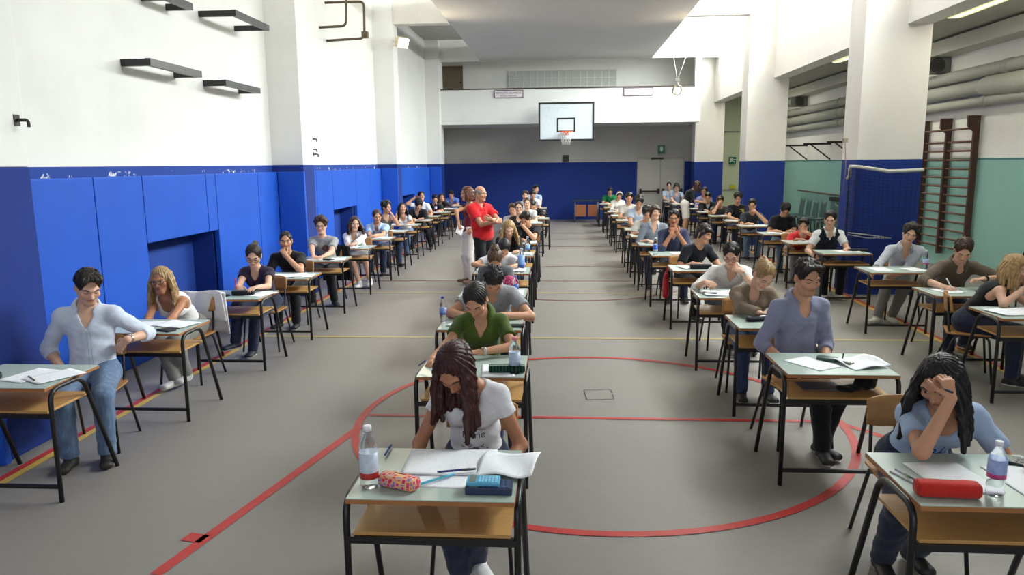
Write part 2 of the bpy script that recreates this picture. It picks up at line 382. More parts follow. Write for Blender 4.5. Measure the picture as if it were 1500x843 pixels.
def hair_sdf(h, H, R, kind, rnd, opt):
    L = lambda *p: H + R @ V(*p)
    E = lambda c, r, kk, op='u': h.ell(L(*c), r, R, kk, op)
    up = .012 if kind in ('curly', 'thick') else 0.
    if kind == 'buzz': E((0, .015, .036), (.0775, .0985, .088), .01)
    elif kind == 'bald': E((0, .020, .022), (.0805, .096, .078), .01)
    else: E((0, .017, .040 + up * .5), (.083 + up, .103 + up, .090 + up), .01)
    if kind in ('short', 'quiff', 'thick', 'curly', 'crew'):
        if kind != 'crew':
            for i in range(9): E((rnd.uniform(-.05, .05), rnd.uniform(-.075, .05), .1 + up + rnd.uniform(-.01, .006)), (rnd.uniform(.02, .035),) * 3, .02)
        E((0, .075, -.025), (.062, .04, .05), .02)
    if kind == 'quiff': h.cap(L(-.05, -.07, .09), L(.04, -.075, .1), .026, .03, .02)
    if kind == 'curly':
        for i in range(26):
            a, b = rnd.uniform(-PI, PI), rnd.uniform(.05, 1.5); E((.09 * math.cos(b) * math.sin(a), .02 + .105 * math.cos(b) * math.cos(a) * (1 if math.cos(a) > -.6 else .8), .045 + .09 * math.sin(b)), (rnd.uniform(.018, .03),) * 3, .012)
    if kind in ('short', 'quiff', 'thick', 'fringe') and opt.get('tufts', 1):
        for i in range(70):
            a, b = rnd.uniform(-PI, PI), rnd.uniform(.1, 1.45); n = V(math.cos(b) * math.sin(a), -math.cos(b) * math.cos(a), math.sin(b))
            if n[1] < -.35 and n[2] < .72 and kind != 'fringe': continue
            q = V(0, .017, .040 + up * .5) + n * V(.083 + up, .103 + up, .090 + up); fl = q - V(0, .035, .135); fl = nrm(fl - n * np.dot(fl, n) + 1e-4)
            if kind == 'quiff' and n[1] < -.2: fl = nrm(V(.5, .5, .5) - n * np.dot(V(.5, .5, .5), n))
            h.cap(L(*(q - fl * .012)), L(*(q + fl * rnd.uniform(.02, .036) + n * rnd.uniform(0, .008))), .0105, .004, .006)
    z0 = opt.get('hairline', .02 if kind in ('tied', 'pony', 'bun', 'quiff') else (0. if kind == 'fringe' else .015))
    E((0, -.125, -.030 + z0), (.075, .088, .128), .010, 's')
    if kind in ('short', 'quiff', 'crew', 'buzz', 'thick', 'curly', 'bald'):
        for s in (-1, 1): E((s * .085, -.012, -.05), (.034, .05, .055), .01, 's')
        h.plane(L(0, .05, -.075), R @ V(0, .25, -1))
        if kind == 'bald': E((0, -.06, .09), (.085, .13, .062), .01, 's')
    if kind == 'fringe':
        h.cap(L(-.055, -.07, .075), L(.05, -.082, .055), .022, .02, .02)
        for s in (-1, 1): h.cap(L(s * .078, -.02, .03), L(s * .082, .0, -.05), .022, .016, .02)
        E((0, .07, -.04), (.068, .045, .06), .02)
    if kind in ('bun', 'pony', 'tied'):
        E((0, .05, -.03), (.07, .05, .05), .02)
        if kind == 'bun':
            bx, by, bz = opt.get('bun', (0, .075, .105)); E((bx, by, bz), (.044, .044, .04), .012)
            for i in range(8): a = i * .8; E((bx + .03 * math.cos(a), by + .03 * math.sin(a), bz + .005 + .01 * (i % 3)), (.02, .02, .018), .008)
        if kind == 'pony':
            E((0, .105, .07), (.03, .03, .03), .02); p = L(0, .115, .07); q = p + R @ V(0, .05, -.02); h.cap(p, q, .026, .03, .02)
            for i in range(5):
                p2 = q + V(rnd.uniform(-.01, .01), .004, -.05); h.cap(q, p2, .03 - .004 * i, .027 - .004 * i, .02); q = p2
    if kind == 'long':
        ln = opt.get('hairlen', .3); lo, hi = opt.get('hairarc', (58, 180)); sides = opt.get('hairsides', (-1, 1)); flare = opt.get('hairflare', .05)
        for s in sides:
            if s in opt.get('arcs', {}): lo, hi = opt['arcs'][s]
            for i in range(15):
                f = math.radians(lo + (hi - lo) * i / 14); w = R @ V(s * math.sin(f), -math.cos(f), 0)
                p = L(s * .076 * math.sin(f), .017 - .092 * math.cos(f), .045); n = 6
                for j in range(n):
                    q = p + V(0, 0, -1) * ln / n + w * (.016 if j == 0 else flare * (.5 if j < 3 else .18) * rnd.uniform(.4, 1.) / 2) + V(rnd.uniform(-.006, .006), rnd.uniform(-.006, .006), 0)
                    r0 = rnd.uniform(.017, .022) - .013 * max(0, j - 2) / n; h.cap(p, q, r0, r0 - .0015, .009); p = q
    if kind == 'curly': h.wrinkle(.0032, 150., rnd.uniform(0, 6))
    else: h.groove(.0022, H, R, rnd.uniform(0, 6))
def ring_band(bm, c, ax, fw, rw, rd, prof, a0, a1, seg=26, drop=0., tips=0.):
    """collar: profile (out, up) revolved about the neck axis"""
    ax = nrm(ax); fw = nrm(fw - ax * np.dot(fw, ax)); sd = np.cross(ax, fw); rows = []
    for i in range(seg + 1):
        a = a0 + (a1 - a0) * i / seg; dr = fw * math.cos(a) * rd + sd * math.sin(a) * rw; u = nrm(dr); lo = drop * max(0, math.cos(a)) ** 2
        tip = max(0, math.cos(a)) ** 1.3 * tips; rows.append([bm.verts.new(Vector(c + dr + u * (o + (.010 * tip if 3 <= j <= 5 else 0)) + ax * (z - lo - (.030 * tip if j in (4, 5) else 0)))) for j, (o, z) in enumerate(prof)])
    for a, b in zip(rows, rows[1:]):
        for j in range(len(prof) - 1): bm.faces.new((a[j], b[j], b[j + 1], a[j + 1])).smooth = True
    return rows
def finish(me, P, base, name, mat, parent=None):
    me.transform(Matrix.Translation(Vector(-base)))
    o = link_mesh(name, me, mat, parent)
    if parent is None: o.location = Vector(base)
    return o
PEOPLE = {}
def person(key, label, H, face=(0, 10, 0), rot=0., fem=0, tier=1, A=None, B=None, skin='a', hair=('short', DARK), garments=(), legs=None, lower=('trousers', rgb(40, 48, 70), 'denim'),
           shoes=rgb(40, 38, 38), pelvis=None, group=None, glasses=None, eye=1, stubble=0., stand=0, opt=None, twist=0., watch=0, seat=.455):
    opt = opt or {}; rnd = random.Random(key); S = .95 if fem else 1.; S *= opt.get('size', 1.)
    hb, hf, hc = TIER[tier]; H = V(*H); yw, pt, tl = [math.radians(a) for a in face]
    R = rotz(yw) @ rotx(pt) @ roty(tl); br = math.radians(rot); Rb = rotz(br); sd, fw = Rb @ V(1, 0, 0), Rb @ V(0, -1, 0)
    Rm = rotz((yw + br) / 2) @ rotx(pt * .5) @ roty(tl * .6)
    N = H + R @ V(0, .018, -.085) + Rm @ V(0, .012, -.085 * S)
    TL = .50 * S
    if stand:
        P0 = V(*pelvis) if pelvis is not None else V(N[0], N[1] + .02, N[2] - TL)
    elif pelvis is not None: P0 = V(*pelvis)
    else:
        z = seat + .09; dz = N[2] - z
        if dz > TL: z = N[2] - TL; dz = TL
        P0 = V(N[0], N[1], z) - fw * math.sqrt(max(TL * TL - dz * dz, .0004))
    back = nrm(np.cross(N - P0, sd)); back = back if np.dot(back, fw) < 0 else -back
    P1 = lerp(P0, N, .36) + back * .02; P2 = lerp(P0, N, .70) + back * .03
    ss = rotz(math.radians(twist)) @ sd; updir = nrm(N - P2); Cs = N - updir * .070 * S; Cs = Cs + opt.get('shrug', 0.) * V(0, 0, 1)
    sw = (.146 if fem else .166) * S
    cf = nrm(np.cross(ss, updir)); cf = cf if np.dot(cf, fw) > 0 else -cf          # chest front
    la, lb = .285 * S, .255 * S; arm = {}
    for side, sp in ((-1, A), (1, B)):
        sp = sp or {}; Sh = Cs + ss * side * sw + cf * .015 + V(0, 0, opt.get('raise', {}).get(side, 0.))
        W = V(*sp['w']) if 'w' in sp else Sh + fw * .3 + V(0, 0, -.35)
        if 'e' in sp:
            E = V(*sp['e']); u = E - Sh; l = np.linalg.norm(u)
            if l > la * 1.18: E = Sh + u / l * la * 1.18
            u = W - E; l = np.linalg.norm(u)
            if l > lb * 1.15: W = E + u / l * lb * 1.15
        else: E, W = ik(Sh, W, la, lb, V(*sp['pole']) if 'pole' in sp else ss * side * .5 - fw * .3 + V(0, 0, -.85))
        fd = nrm(W - E); m = sp.get('m', 'desk')
        if m == 'desk': d = nrm(fd * V(1, 1, .2) - ss * side * .15); n = V(0, 0, -1.) - ss * side * .12; cu = .38
        elif m == 'pen': d = nrm(fd * V(1, 1, .1) - ss * side * .3 + V(0, 0, -.12)); n = nrm(V(0, 0, -1.) - ss * side * .7); cu = .95
        elif m == 'fist': d = nrm(fd - ss * side * .1); n = nrm(-ss * side * .6 - cf * .5); cu = 1.25
        elif m == 'face':
            tg = H + R @ V(*sp.get('at', (0, -.08, -.06))); d = nrm(tg - W); n = nrm((H - W) - ss * side * .05 + R @ V(0, .05, 0)); cu = sp.get('curl', .75)
        else: d = fd; n = nrm(-ss * side * .8 + V(0, 0, -.3) + cf * -.4); cu = .5
        d = V(*sp['d']) if 'd' in sp else d; n = V(*sp['n']) if 'n' in sp else n; cu = sp.get('curl', cu)
        arm[side] = (Sh, E, W, d, n, cu)
    hw = (.088 if fem else .085) * S; tl_, sl_ = .43 * S, .415 * S; leg = {}
    legs = legs or {}
    for side in (-1, 1):
        hp = P0 + sd * side * hw - V(0, 0, .01); lg = legs.get(side, {})
        off = lg.get('a', (side * .03, .40, .075) if not stand else (side * .02, 0., .08)); An = V(P0[0], P0[1], 0) + sd * (off[0] + side * hw) + fw * off[1] + V(0, 0, off[2])
        pole = Rb @ V(*lg['pole']) if 'pole' in lg else (fw + V(0, 0, .9 if not stand else 0.) + sd * side * .12)
        Kn, An = ik(hp, An, tl_, sl_, pole); ty = math.radians(lg.get('turn', 6 * side)) + br; tf = rotz(ty) @ V(0, -1, 0); leg[side] = (hp, Kn, An, tf, lg)
    base = V(P0[0], P0[1], 0)
    # ---- body
    allp = np.array([H + V(0, 0, .14), H - R[:, 1] * .14, H + R[:, 1] * .12, P0 - V(0, 0, .12), N + ss * .25, N - ss * .25, P2 + back * .13, P0 + back * .14] + [x for q in arm.values() for x in (q[0], q[1], q[2], q[2] + nrm(q[3]) * .19)] + [x for q in leg.values() for x in (q[1], q[2] - V(0, 0, .06), q[2] + q[3] * .2)])
    lo, hi = allp.min(0) - .07, allp.max(0) + .07
    fine = [(H - .15, H + .15, hf)] + [(q[2] + nrm(q[3]) * .08 - .115, q[2] + nrm(q[3]) * .08 + .115, hf) for q in arm.values() if not opt.get('nohand')]
    def torso(g, off=0., k=.05):
        w = 1. if not fem else .88
        g.ecap(P0 - sd * .06, P0 + sd * .06, V(0, 0, 1), .085, .085, .105, .105, k, off=off)
        g.ecap(P0, P1, sd, .15 * (w + .02) * S, .128 * w * S, .112 * S, .100 * w * S, k, off=off)
        g.ecap(P1, P2, ss, .128 * w * S, .150 * w * S, .100 * w * S, .112 * w * S, k, off=off)
        g.ecap(P2, Cs - updir * .02, ss, .150 * w * S, .135 * w * S, .108 * w * S, .082 * S, k, off=off)
        for sgn in (-1, 1):
            Sh = arm[sgn][0]; g.cap(lerp(Cs + updir * .045, Sh, .12), Sh, .042 * S, .051 * w * S, .05, off=off)
            if fem: g.ell(P2 + cf * .085 * S + ss * sgn * .062 * S + updir * .02, (.058, .058, .06), None, .04, off=off)
        if opt.get('belly'): g.ell(lerp(P0, P1, .75) + cf * .05, (.13, .11, .12), None, .06, off=off)
    def arms(g, off=0., c0=1., c1=1., flare=0., w=None, upper=True, k=.02):
        w = (.86 if fem else 1.) * S
        for sgn in (-1, 1):
            Sh, E, W = arm[sgn][:3]
            if c0 < 1.: g.cap(Sh, E, .050 * w, .041 * w + flare, .03, cut=c0, off=off); continue
            g.cap(Sh, E, .050 * w, .040 * w, .03, off=off)
            if c1 > 0: g.cap(E, W, .041 * w, .0275 * w if c1 >= 1. else .036 * w, k, cut=None if c1 >= 1. else c1, off=off)
    g = Grid(lo, hi, hb, fine)
    torso(g); arms(g)
    for sgn in (-1, 1):
        hp, Kn, An, tf, lg = leg[sgn]; w = S
        g.cap(hp, Kn, .083 * w, .056 * w, .05); g.cap(Kn, An, .055 * w, .036 * w, .03); g.ell(lerp(Kn, An, .3) - tf * .018, (.042, .042, .085), None, .04)
        g.cap(An + tf * -.02 - V(0, 0, .03), An + tf * .12 - V(0, 0, .045), .032, .026, .02)
        Sh, E, W, d, n, cu = arm[sgn]; hand(g, W, d, n, sgn, cu, .96 * S, 1. if tier == 0 else 1.12)
    head_sdf(g, H, R, fem, N, tier)
    me, P = g.mesh('person'); hl = (P - H) @ R; hl[np.linalg.norm(P - H, axis=1) > .16] = 9.
    at = me.attributes.new('hl', 'FLOAT_VECTOR', 'POINT'); at.data.foreach_set('vector', hl.astype(np.float32).ravel())
    hname, hc1, hc2 = hair[1]
    o = finish(me, P, base, 'person', skinmat('skin ' + skin + hname, SKINS[skin], tint(hc1, .8), eye, stubble)); tag(o, label, 'person', group)
    del g
    # ---- clothes
    def sub(name, grid, mat):
        me, P = grid.mesh(name); return finish(me, P, base, name, mat, o)
    lname, lcol, lsty = (*lower, 'plain')[:3]
    tlo = np.min([P0 - .22] + [q[i] - .12 for q in leg.values() for i in (0, 1, 2)], 0); thi = np.max([P0 + .22] + [q[i] + .12 for q in leg.values() for i in (0, 1, 2)], 0)
    t = Grid(tlo, thi, hc)
    lf = opt.get('loose', 0.)
    t.ecap(P0 - sd * .055, P0 + sd * .055, V(0, 0, 1), .085, .085, .105, .105, .05, off=.014); t.ecap(P0, lerp(P0, P1, .45), sd, .15 * S, .14 * S, .112 * S, .105 * S, .04, off=.010); t.plane(lerp(P0, P1, .5) if not opt.get('untuck') else P0 - nrm(N - P0) * .03, N - P0)
    for sgn in (-1, 1):
        hp, Kn, An, tf, lg = leg[sgn]; lf_ = 0. if stand else lf
        if lname == 'skirt': t.cap(hp, Kn, .098 * S, .088 * S, .06, cut=opt.get('skirt', .85)); continue
        t.cap(hp, Kn, .083 * S, .057 * S + (lf if stand else 0), .05, off=.014 + lf_); t.cap(Kn, An - V(0, 0, .02), .057 * S, .045 * S, .03, off=.012 + lf, cut=.97)
        t.ell(lerp(Kn, An, .3) - tf * .018, (.044, .044, .085), None, .04, off=.01)
    if lname == 'skirt': t.ecap(lerp(leg[-1][0], leg[1][0], .5), lerp(leg[-1][1], leg[1][1], .5) * .85 + lerp(leg[-1][0], leg[1][0], .5) * .15, sd, .15, .13, .09, .07, .04)
    t.wrinkle(.0035, 42., rnd.uniform(0, 6)); sub(lname, t, cloth('cloth ' + lname, lcol, lsty))
    for sgn in (-1, 1):
        hp, Kn, An, tf, lg = leg[sgn]; b0 = An - V(0, 0, .045)
        if opt.get('noshoe') : continue
        q = Grid(np.minimum(b0, b0 + tf * .2) - .09, np.maximum(b0, b0 + tf * .2) + .12, .007 if tier == 0 else .010)
        q.ecap(b0 - tf * .035, b0 + tf * .155, np.cross(tf, V(0, 0, 1)), .040, .043, .040, .030, .02); q.cap(b0, An + V(0, 0, .012), .044, .047, .02)
        q.plane(b0 - V(0, 0, .031), V(0, 0, -1)); me, P = q.mesh('shoe')
        me.materials.append(plain('shoe upper', shoes, .55)); me.materials.append(plain('shoe sole', opt.get('sole', rgb(215, 212, 205)), .7))
        zc = np.array([p.center.z for p in me.polygons]); me.polygons.foreach_set('material_index', (zc < b0[2] - .012).astype(np.int32))
        finish(me, P, base, 'shoe', None, o)
    out = {}
    for gi, ga in enumerate(garments):
        nm, col, sty = ga['n'], ga['c'], ga.get('s', 'plain'); off = ga.get('off', .011); sl = ga.get('sleeve', 'short'); c = Grid(np.min([lo, lo], 0), hi, hc)
        torso(c, off); 
        if sl == 'short': arms(c, off, .62, flare=.012)
        elif sl == 'cap': arms(c, off, .38, flare=.012)
        elif sl == 'roll': arms(c, off, 1., .32)
        elif sl == 'half': arms(c, off, 1., 0.)
        elif sl == 'long': arms(c, off + .001, 1., .96)
        hem = ga.get('hem', -.10); c.plane(P0 + nrm(N - P0) * hem, P0 - N)
        if not stand: c.plane(V(0, 0, seat + .012), V(0, 0, -1))
        nk = ga.get('neck', 'crew'); na = nrm(H - N); fr = N + cf * .055 - updir * .02
        if nk == 'tank' or sl == 'none':
            for sgn in (-1, 1): Sh = arm[sgn][0]; c.cap(Sh + ss * sgn * .03 + updir * .12, Sh + ss * sgn * .035 - updir * .10, .075 * (.9 if fem else 1), .06, .01, 's')
        rn = {'crew': .060, 'v': .060, 'open': .060, 'scoop': .082, 'tank': .086, 'polo': .058}[nk] * (.92 if fem else 1.)
        c.cap(N - updir * .012, N + na * .16, rn, rn, .012, 's')
        dp = ga.get('depth', {'v': .11, 'open': .14, 'scoop': .06, 'tank': .10, 'polo': .07, 'crew': 0.}[nk])
        if dp: c.cap(N + cf * .06 + updir * .03, fr + cf * .015 - updir * .03, rn * .92, rn * .72, .010, 's'); c.cap(fr + cf * .02 - updir * .02, fr + cf * .06 - updir * dp, .042 if nk != 'polo' else .034, .010, .010, 's')
        c.wrinkle(ga.get('wr', .0042), 34., rnd.uniform(0, 6)); c.wrinkle(.0015, 75., rnd.uniform(0, 6))
        so = sub(nm, c, cloth('cloth ' + nm, col, sty, ga.get('c2', (0, 0, 0, 1.)))); out[nm] = so
        if ga.get('collar'):
            bm = bmesh.new(); a0 = {'open': .62, 'crew': .12}.get(nk, .42); cx = N + na * .012 - cf * .006
            ring_band(bm, cx, na, cf, .060 * (.92 if fem else 1), .064 * (.92 if fem else 1), [(.002, -.03), (.008, .016), (.016, .026), (.026, .016), (.046, -.028), (.040, -.032), (.018, .006), (.008, -.03)], a0, 2 * PI - a0, 30, .04, 1.)
            bmesh.ops.translate(bm, vec=Vector(-base), verts=bm.verts[:]); co = obj('collar', bm, cloth('cloth ' + nm, ga.get('cc', col), sty if 'cc' not in ga else 'plain', ga.get('c2', (0, 0, 0, 1.))), so)
    # ---- hair
    hk = hair[0]
    if hk:
        ln = opt.get('hairlen', .3) if hk == 'long' else (.3 if hk == 'pony' else .0)
        hg = Grid(H - .17 - V(0, 0, ln), H + .17 + (V(0, 0, 0) if hk != 'pony' else V(.1, .1, 0)), .0045 if tier == 0 else (.007 if tier == 1 else .011))
        hair_sdf(hg, H, R, hk, rnd, opt); sub('hair', hg, hairmat('hair ' + hname, hc1, hc2))
        if opt.get('band'):
            bm = bmesh.new(); tube(bm, [H - base + R @ V(.092 * math.cos(a), -.035 + .02 * math.sin(a), .04 + .1 * math.sin(a)) for a in np.linspace(.05, PI - .05, 14)], .009, 8); obj('headband', bm, plain('white band', rgb(235, 232, 228)), o)
    if glasses is not None:
        bm = bmesh.new(); T = lambda *p: H - base + R @ V(*p)
        for s in (-1, 1):
            w, hh = (.026, .0165); tube(bm, [T(s * .034 + w * math.copysign(abs(math.cos(a)) ** .7, math.cos(a)), -.1035 + .012 * abs(math.cos(a)) * (1 if s * math.cos(a) > 0 else 0), -.001 + hh * math.copysign(abs(math.sin(a)) ** .7, math.sin(a))) for a in np.linspace(0, 2 * PI, 20, False)], .0019, 6, True)
            tube(bm, [T(s * .060, -.092, .004), T(s * .078, -.06, .006), T(s * .083, .012, .004), T(s * .082, .03, -.012)], .0018, 6)
        tube(bm, [T(-.008, -.104, .004), T(0, -.107, .006), T(.008, -.104, .004)], .0018, 6); obj('glasses', bm, plain('spectacle frame', glasses, .35), o)
    if watch:
        Sh, E, W = arm[watch][:3]; bm = bmesh.new(); ax = nrm(W - E); c = W - ax * .03 - base; rr = .0315 * S * (.9 if fem else 1)
        fm = frames([c - ax * .001, c + ax * .001])[0]; u, w = fm[2], fm[3]
        for dz in (-.007, 0, .007): tube(bm, [c + ax * dz + rr * (math.cos(a) * u + math.sin(a) * w) for a in np.linspace(0, 2 * PI, 20, False)], .0042, 6, True)
        top = c + V(0, 0, 1) * rr * .9 - fw * -.01; lathe(bm, [(.0, 0), (.017, 0), (.018, .004), (.015, .007), (0.0005, .007)], 16, 0, Matrix.Translation(Vector(top)))
        obj('wristwatch', bm, plain('watch steel', opt.get('watchcol', rgb(175, 175, 172)), .3, .5, .8), o)
    PEOPLE[key] = dict(o=o, base=base, arm=arm, P0=P0, P1=P1, P2=P2, N=N, H=H, cf=cf, ss=ss, updir=updir, R=R, garm=out, rot=br, leg=leg)
    return o
def press_on(key, garm, me, mat, name, u=0., v=0., lift=.0025):
    """lay a flat print (x right, y up) on the chest of a garment"""
    p = PEOPLE[key]; so = p['garm'][garm]; base = p['base']; bv = BVHTree.FromPolygons([q.co[:] for q in so.data.vertices], [q.vertices[:] for q in so.data.polygons])
    cf, ss, up = p['cf'], p['ss'], p['updir']; c = p['P2'] + cf * .4 - base
    for q in me.vertices:
        o = c + ss * (q.co.x + u) + up * (q.co.y + v); h = bv.ray_cast(Vector(o), Vector(-cf))
        if h[0] is None: h = (Vector(o - cf * .29),)
        q.co = h[0] + Vector(cf) * (lift + q.co.z * 0)
    me.update(); return link_mesh(name, me, mat, so)
def curves_mesh(lines, w, name):
    bm = bmesh.new()
    for ln in lines:
        pts = [V(*q) for q in ln]; rows = []
        for i, q in enumerate(pts):
            d = nrm(pts[min(i + 1, len(pts) - 1)] - pts[max(i - 1, 0)]); n = np.array([-d[1], d[0]]) * w / 2; rows.append((bm.verts.new((*(q + n), 0)), bm.verts.new((*(q - n), 0))))
        for a, b in zip(rows, rows[1:]): bm.faces.new((a[0], a[1], b[1], b[0]))
    me = bpy.data.meshes.new(name); bm.to_mesh(me); bm.free(); return me
# ------------------------------------------------------------------ camera, light, setting
CAMH = 2.06
cam = bpy.data.cameras.new('camera'); cam_o = bpy.data.objects.new('camera', cam); C.objects.link(cam_o); bpy.context.scene.camera = cam_o
cam.sensor_width = 36.; cam.lens = 1090. * 36 / 1500; cam.clip_end = 200
cam_o.matrix_world = Matrix([[0.9975997, -0.0020481, 0.069215, 0.0], [0.0686084, 0.1644994, -0.9839882, 0.0], [-0.0093706, 0.9863751, 0.164245, 2.06], [0.0, 0.0, 0.0, 1.0]])
def wall_paint(name, c, c2=None, dirt=.5):
    t = NT(name); co = t.coord(); n = t.noise(co, .9, 5., .6); m = t.noise(co, 7., 4.)
    col = t.mix(t.math('MULTIPLY', t.sstep(n, .45, .75), dirt), c, tint(c, .86)); col = t.mix(t.math('MULTIPLY', m, .12), col, tint(c, .8))
    st = t.noise(t.coord('Object', (1, 1, .12)), 5., 4., .7); col = t.mix(t.math('MULTIPLY', t.sstep(st, .62, .8), .25), col, tint(c, .75))
    t.bump(t.noise(co, 60., 3.), .12, .01); return t.fin(col, .75, .25)
WHITE = wall_paint('white plaster', rgb(232, 231, 226)); WARM = wall_paint('cream plaster', rgb(224, 219, 211)); GREYW = wall_paint('grey plaster', rgb(186, 183, 178), dirt=.8)
BLUEP = wall_paint('blue wall paint', rgb(28, 52, 126), dirt=.3); TEAL = wall_paint('teal wall paint', rgb(140, 184, 174), dirt=.5); SLABM = wall_paint('slab plaster', rgb(196, 194, 192), dirt=.3); GREENW = wall_paint('pale green plaster', rgb(228, 234, 200))
def mat_fabric():
    t = NT('blue padded vinyl'); co = t.coord(); n = t.noise(co, 2.2, 4.); c = rgb(28, 84, 190); col = t.mix(n, tint(c, .88), tint(c, 1.12))
    s = t.noise(co, 18., 5., .7); col = t.mix(t.math('MULTIPLY', t.sstep(s, .66, .8), .25), col, tint(c, 1.7)); t.bump(t.noise(co, 120., 3.), .25, .006); return t.fin(col, .6, .3)
MATB = mat_fabric()
def floor_mat():
    t = NT('grey linoleum'); co = t.coord(); n = t.noise(co, .7, 5., .62); m = t.noise(co, 16., 6., .7); sp = t.noise(co, 130., 3., .7)
    c = rgb(134, 130, 126); col = t.mix(n, tint(c, .86), (c[0] * 1.12, c[1] * 1.08, c[2] * 1.02, 1)); col = t.mix(t.math('MULTIPLY', t.sstep(m, .45, .75), .3), col, tint(c, .72)); col = t.mix(t.math('MULTIPLY', t.sstep(sp, .5, .7), .22), col, tint(c, .6))
    sc = t.noise(t.coord('Object', (1, .25, 1)), 24., 6., .8); col = t.mix(t.math('MULTIPLY', t.sstep(sc, .7, .78), .5), col, tint(c, .5))
    t.put(t.b.inputs['Roughness'], t.ramp(n, [(0., (.42,) * 3 + (1,)), (1., (.6,) * 3 + (1,))])); t.bump(m, .05, .004)
    t.put(t.b.inputs['Base Color'], col); t.b.inputs['Specular IOR Level'].default_value = .26; return t.m
def line_mat(name, c):
    t = NT(name); co = t.coord(); n = t.noise(co, 22., 6., .75); m = t.noise(co, 3., 3.); col = t.mix(m, tint(c, .85), tint(c, 1.15)); col = t.mix(t.math('MULTIPLY', t.sstep(n, .56, .72), .55), col, rgb(140, 130, 124)); return t.fin(col, .5, .3)
REDL, YELL, DKRED = line_mat('red court tape', rgb(176, 52, 48)), line_mat('yellow court paint', rgb(196, 164, 78)), line_mat('worn red court paint', rgb(120, 66, 58))
BLACK = plain('black enamel', rgb(24, 24, 25), .38, .5); IRON = plain('dark iron', rgb(44, 42, 42), .5, .4); CHROME = plain('bright steel', rgb(190, 190, 190), .25, .5, .9)
XL, XLP, XRP, XRW, YB, YBF = -4.55, -4.05, 4.42, 5.02, 27.7, 25.2
YA, YP = (11.5, 18.2, 24.9), (11.75, 18.8, 26.0)     # pillar fronts, left and right
ZB, ZL, ZC = 2.07, 4.03, 4.3
bm = bmesh.new(); box(bm, (-6, -7, -.12), (8.2, YB + .5, 0)); struct('floor', bm, floor_mat())
bm = bmesh.new()
NICHE = ((7.72, 9.36, 1.24), (14.3, 15.85, 1.2), (20.6, 22.2, 1.2))
y0 = -7.
for a, b, zt in NICHE + ((YB, YB, 0),):
    box(bm, (XL - .3, y0, 0), (XL, a, ZB), 1); box(bm, (XL - .3, y0, ZB), (XL, a, 8.2), 0)
    if b > a: box(bm, (XL - .3, a, zt), (XL, b, ZB), 1); box(bm, (XL - .3, a, ZB), (XL, b, 8.2), 0); box(bm, (XL - .4, a - .05, 0), (XL - .28, b + .05, zt + .05), 1); box(bm, (XL - .3, a, 0), (XL, b, .12), 1)
    y0 = b
def chipped():
    t = NT('chipped blue wall paint'); co = t.coord(); x = t.n('ShaderNodeSeparateXYZ'); t.put(x.inputs[0], co); n = t.noise(co, 4.5, 6., .7); m = t.noise(co, .9, 4.); c = rgb(34, 66, 146)
    band = t.math('MULTIPLY', t.sstep(x.outputs[2], 1.965, 1.98), t.sstep(x.outputs[2], 2.03, 2.0)); k = t.math('MULTIPLY', band, t.sstep(n, .58, .61)); return t.fin(t.mix(k, t.mix(m, tint(c, .88), tint(c, 1.12)), rgb(225, 228, 232)), .7, .25)
struct('wall_left', bm, [WHITE, chipped()])
def pillar(name, x0, x1, y0, y1, top, low=None):
    bm = bmesh.new(); box(bm, (x0, y0, 0), (x1, y1, ZB), 1, bev=.012); box(bm, (x0, y0, ZB), (x1, y1, top), 0, bev=.012); return struct(name, bm, [low or WHITE, BLUEP])
pillar('pillar_left_near', XL - .1, -3.93, 4.75, 5.3, 8.2)
for i, y in enumerate(YA): pillar('pillar_left_' + ('front', 'middle', 'far')[i], XL - .1, XLP - .02 * i, y, y + .5 + (0 if i < 2 else .3), 8.2)
for i, y in enumerate(YP): pillar('pillar_right_' + ('front', 'middle', 'far')[i], XRP, 5.38, y, y + .62, 8.2, WARM)
# right wall above the openings, with the clerestory windows
bm = bmesh.new(); WS, WT = 5.05, 7.2; wins = ((5.4, 11.2), (12.8, 18.2), (19.8, 25.4))
box(bm, (XRW, -7, ZL), (5.38, YB, WS)); box(bm, (XRW, -7, WT), (5.38, YB, 8.2)); yy = -7.
for a, b in wins: box(bm, (XRW, yy, WS), (5.38, a, WT)); yy = b
box(bm, (XRW, yy, WS), (5.38, YB, WT)); struct('wall_right', bm, WARM)
def glassm():
    t = NT('window glass'); tr = t.n('ShaderNodeBsdfTransparent'); gl = t.n('ShaderNodeBsdfGlossy'); gl.inputs['Roughness'].default_value = .02; mx = t.n('ShaderNodeMixShader'); mx.inputs[0].default_value = .07
    tr.inputs[0].default_value = (.96, .98, .97, 1); t.put(mx.inputs[1], tr.outputs[0]); t.put(mx.inputs[2], gl.outputs[0]); t.put(t.t.nodes['Material Output'].inputs['Surface'], mx.outputs[0]); return t.m
PANE = glassm()
FRM = plain('pale window frame', rgb(214, 212, 206), .5)
for i, (a, b) in enumerate(wins):
    bm = bmesh.new(); x = XRW + .12
    for z in (WS + .03, (WS + WT) / 2, WT - .03): box(bm, (x - .03, a, z - .03), (x + .03, b, z + .03))
    for k in range(5): y = a + (b - a) * k / 4; box(bm, (x - .035, y - .03, WS), (x + .035, y + .03, WT))
    o = struct('window_%d' % (i + 1), bm, FRM)
    for k in range(4): bm = bmesh.new(); ya, yb = a + (b - a) * k / 4 + .03, a + (b - a) * (k + 1) / 4 - .03; box(bm, (x - .004, ya, WS + .05), (x + .004, yb, WT - .05)); obj('window_pane', bm, PANE, o)
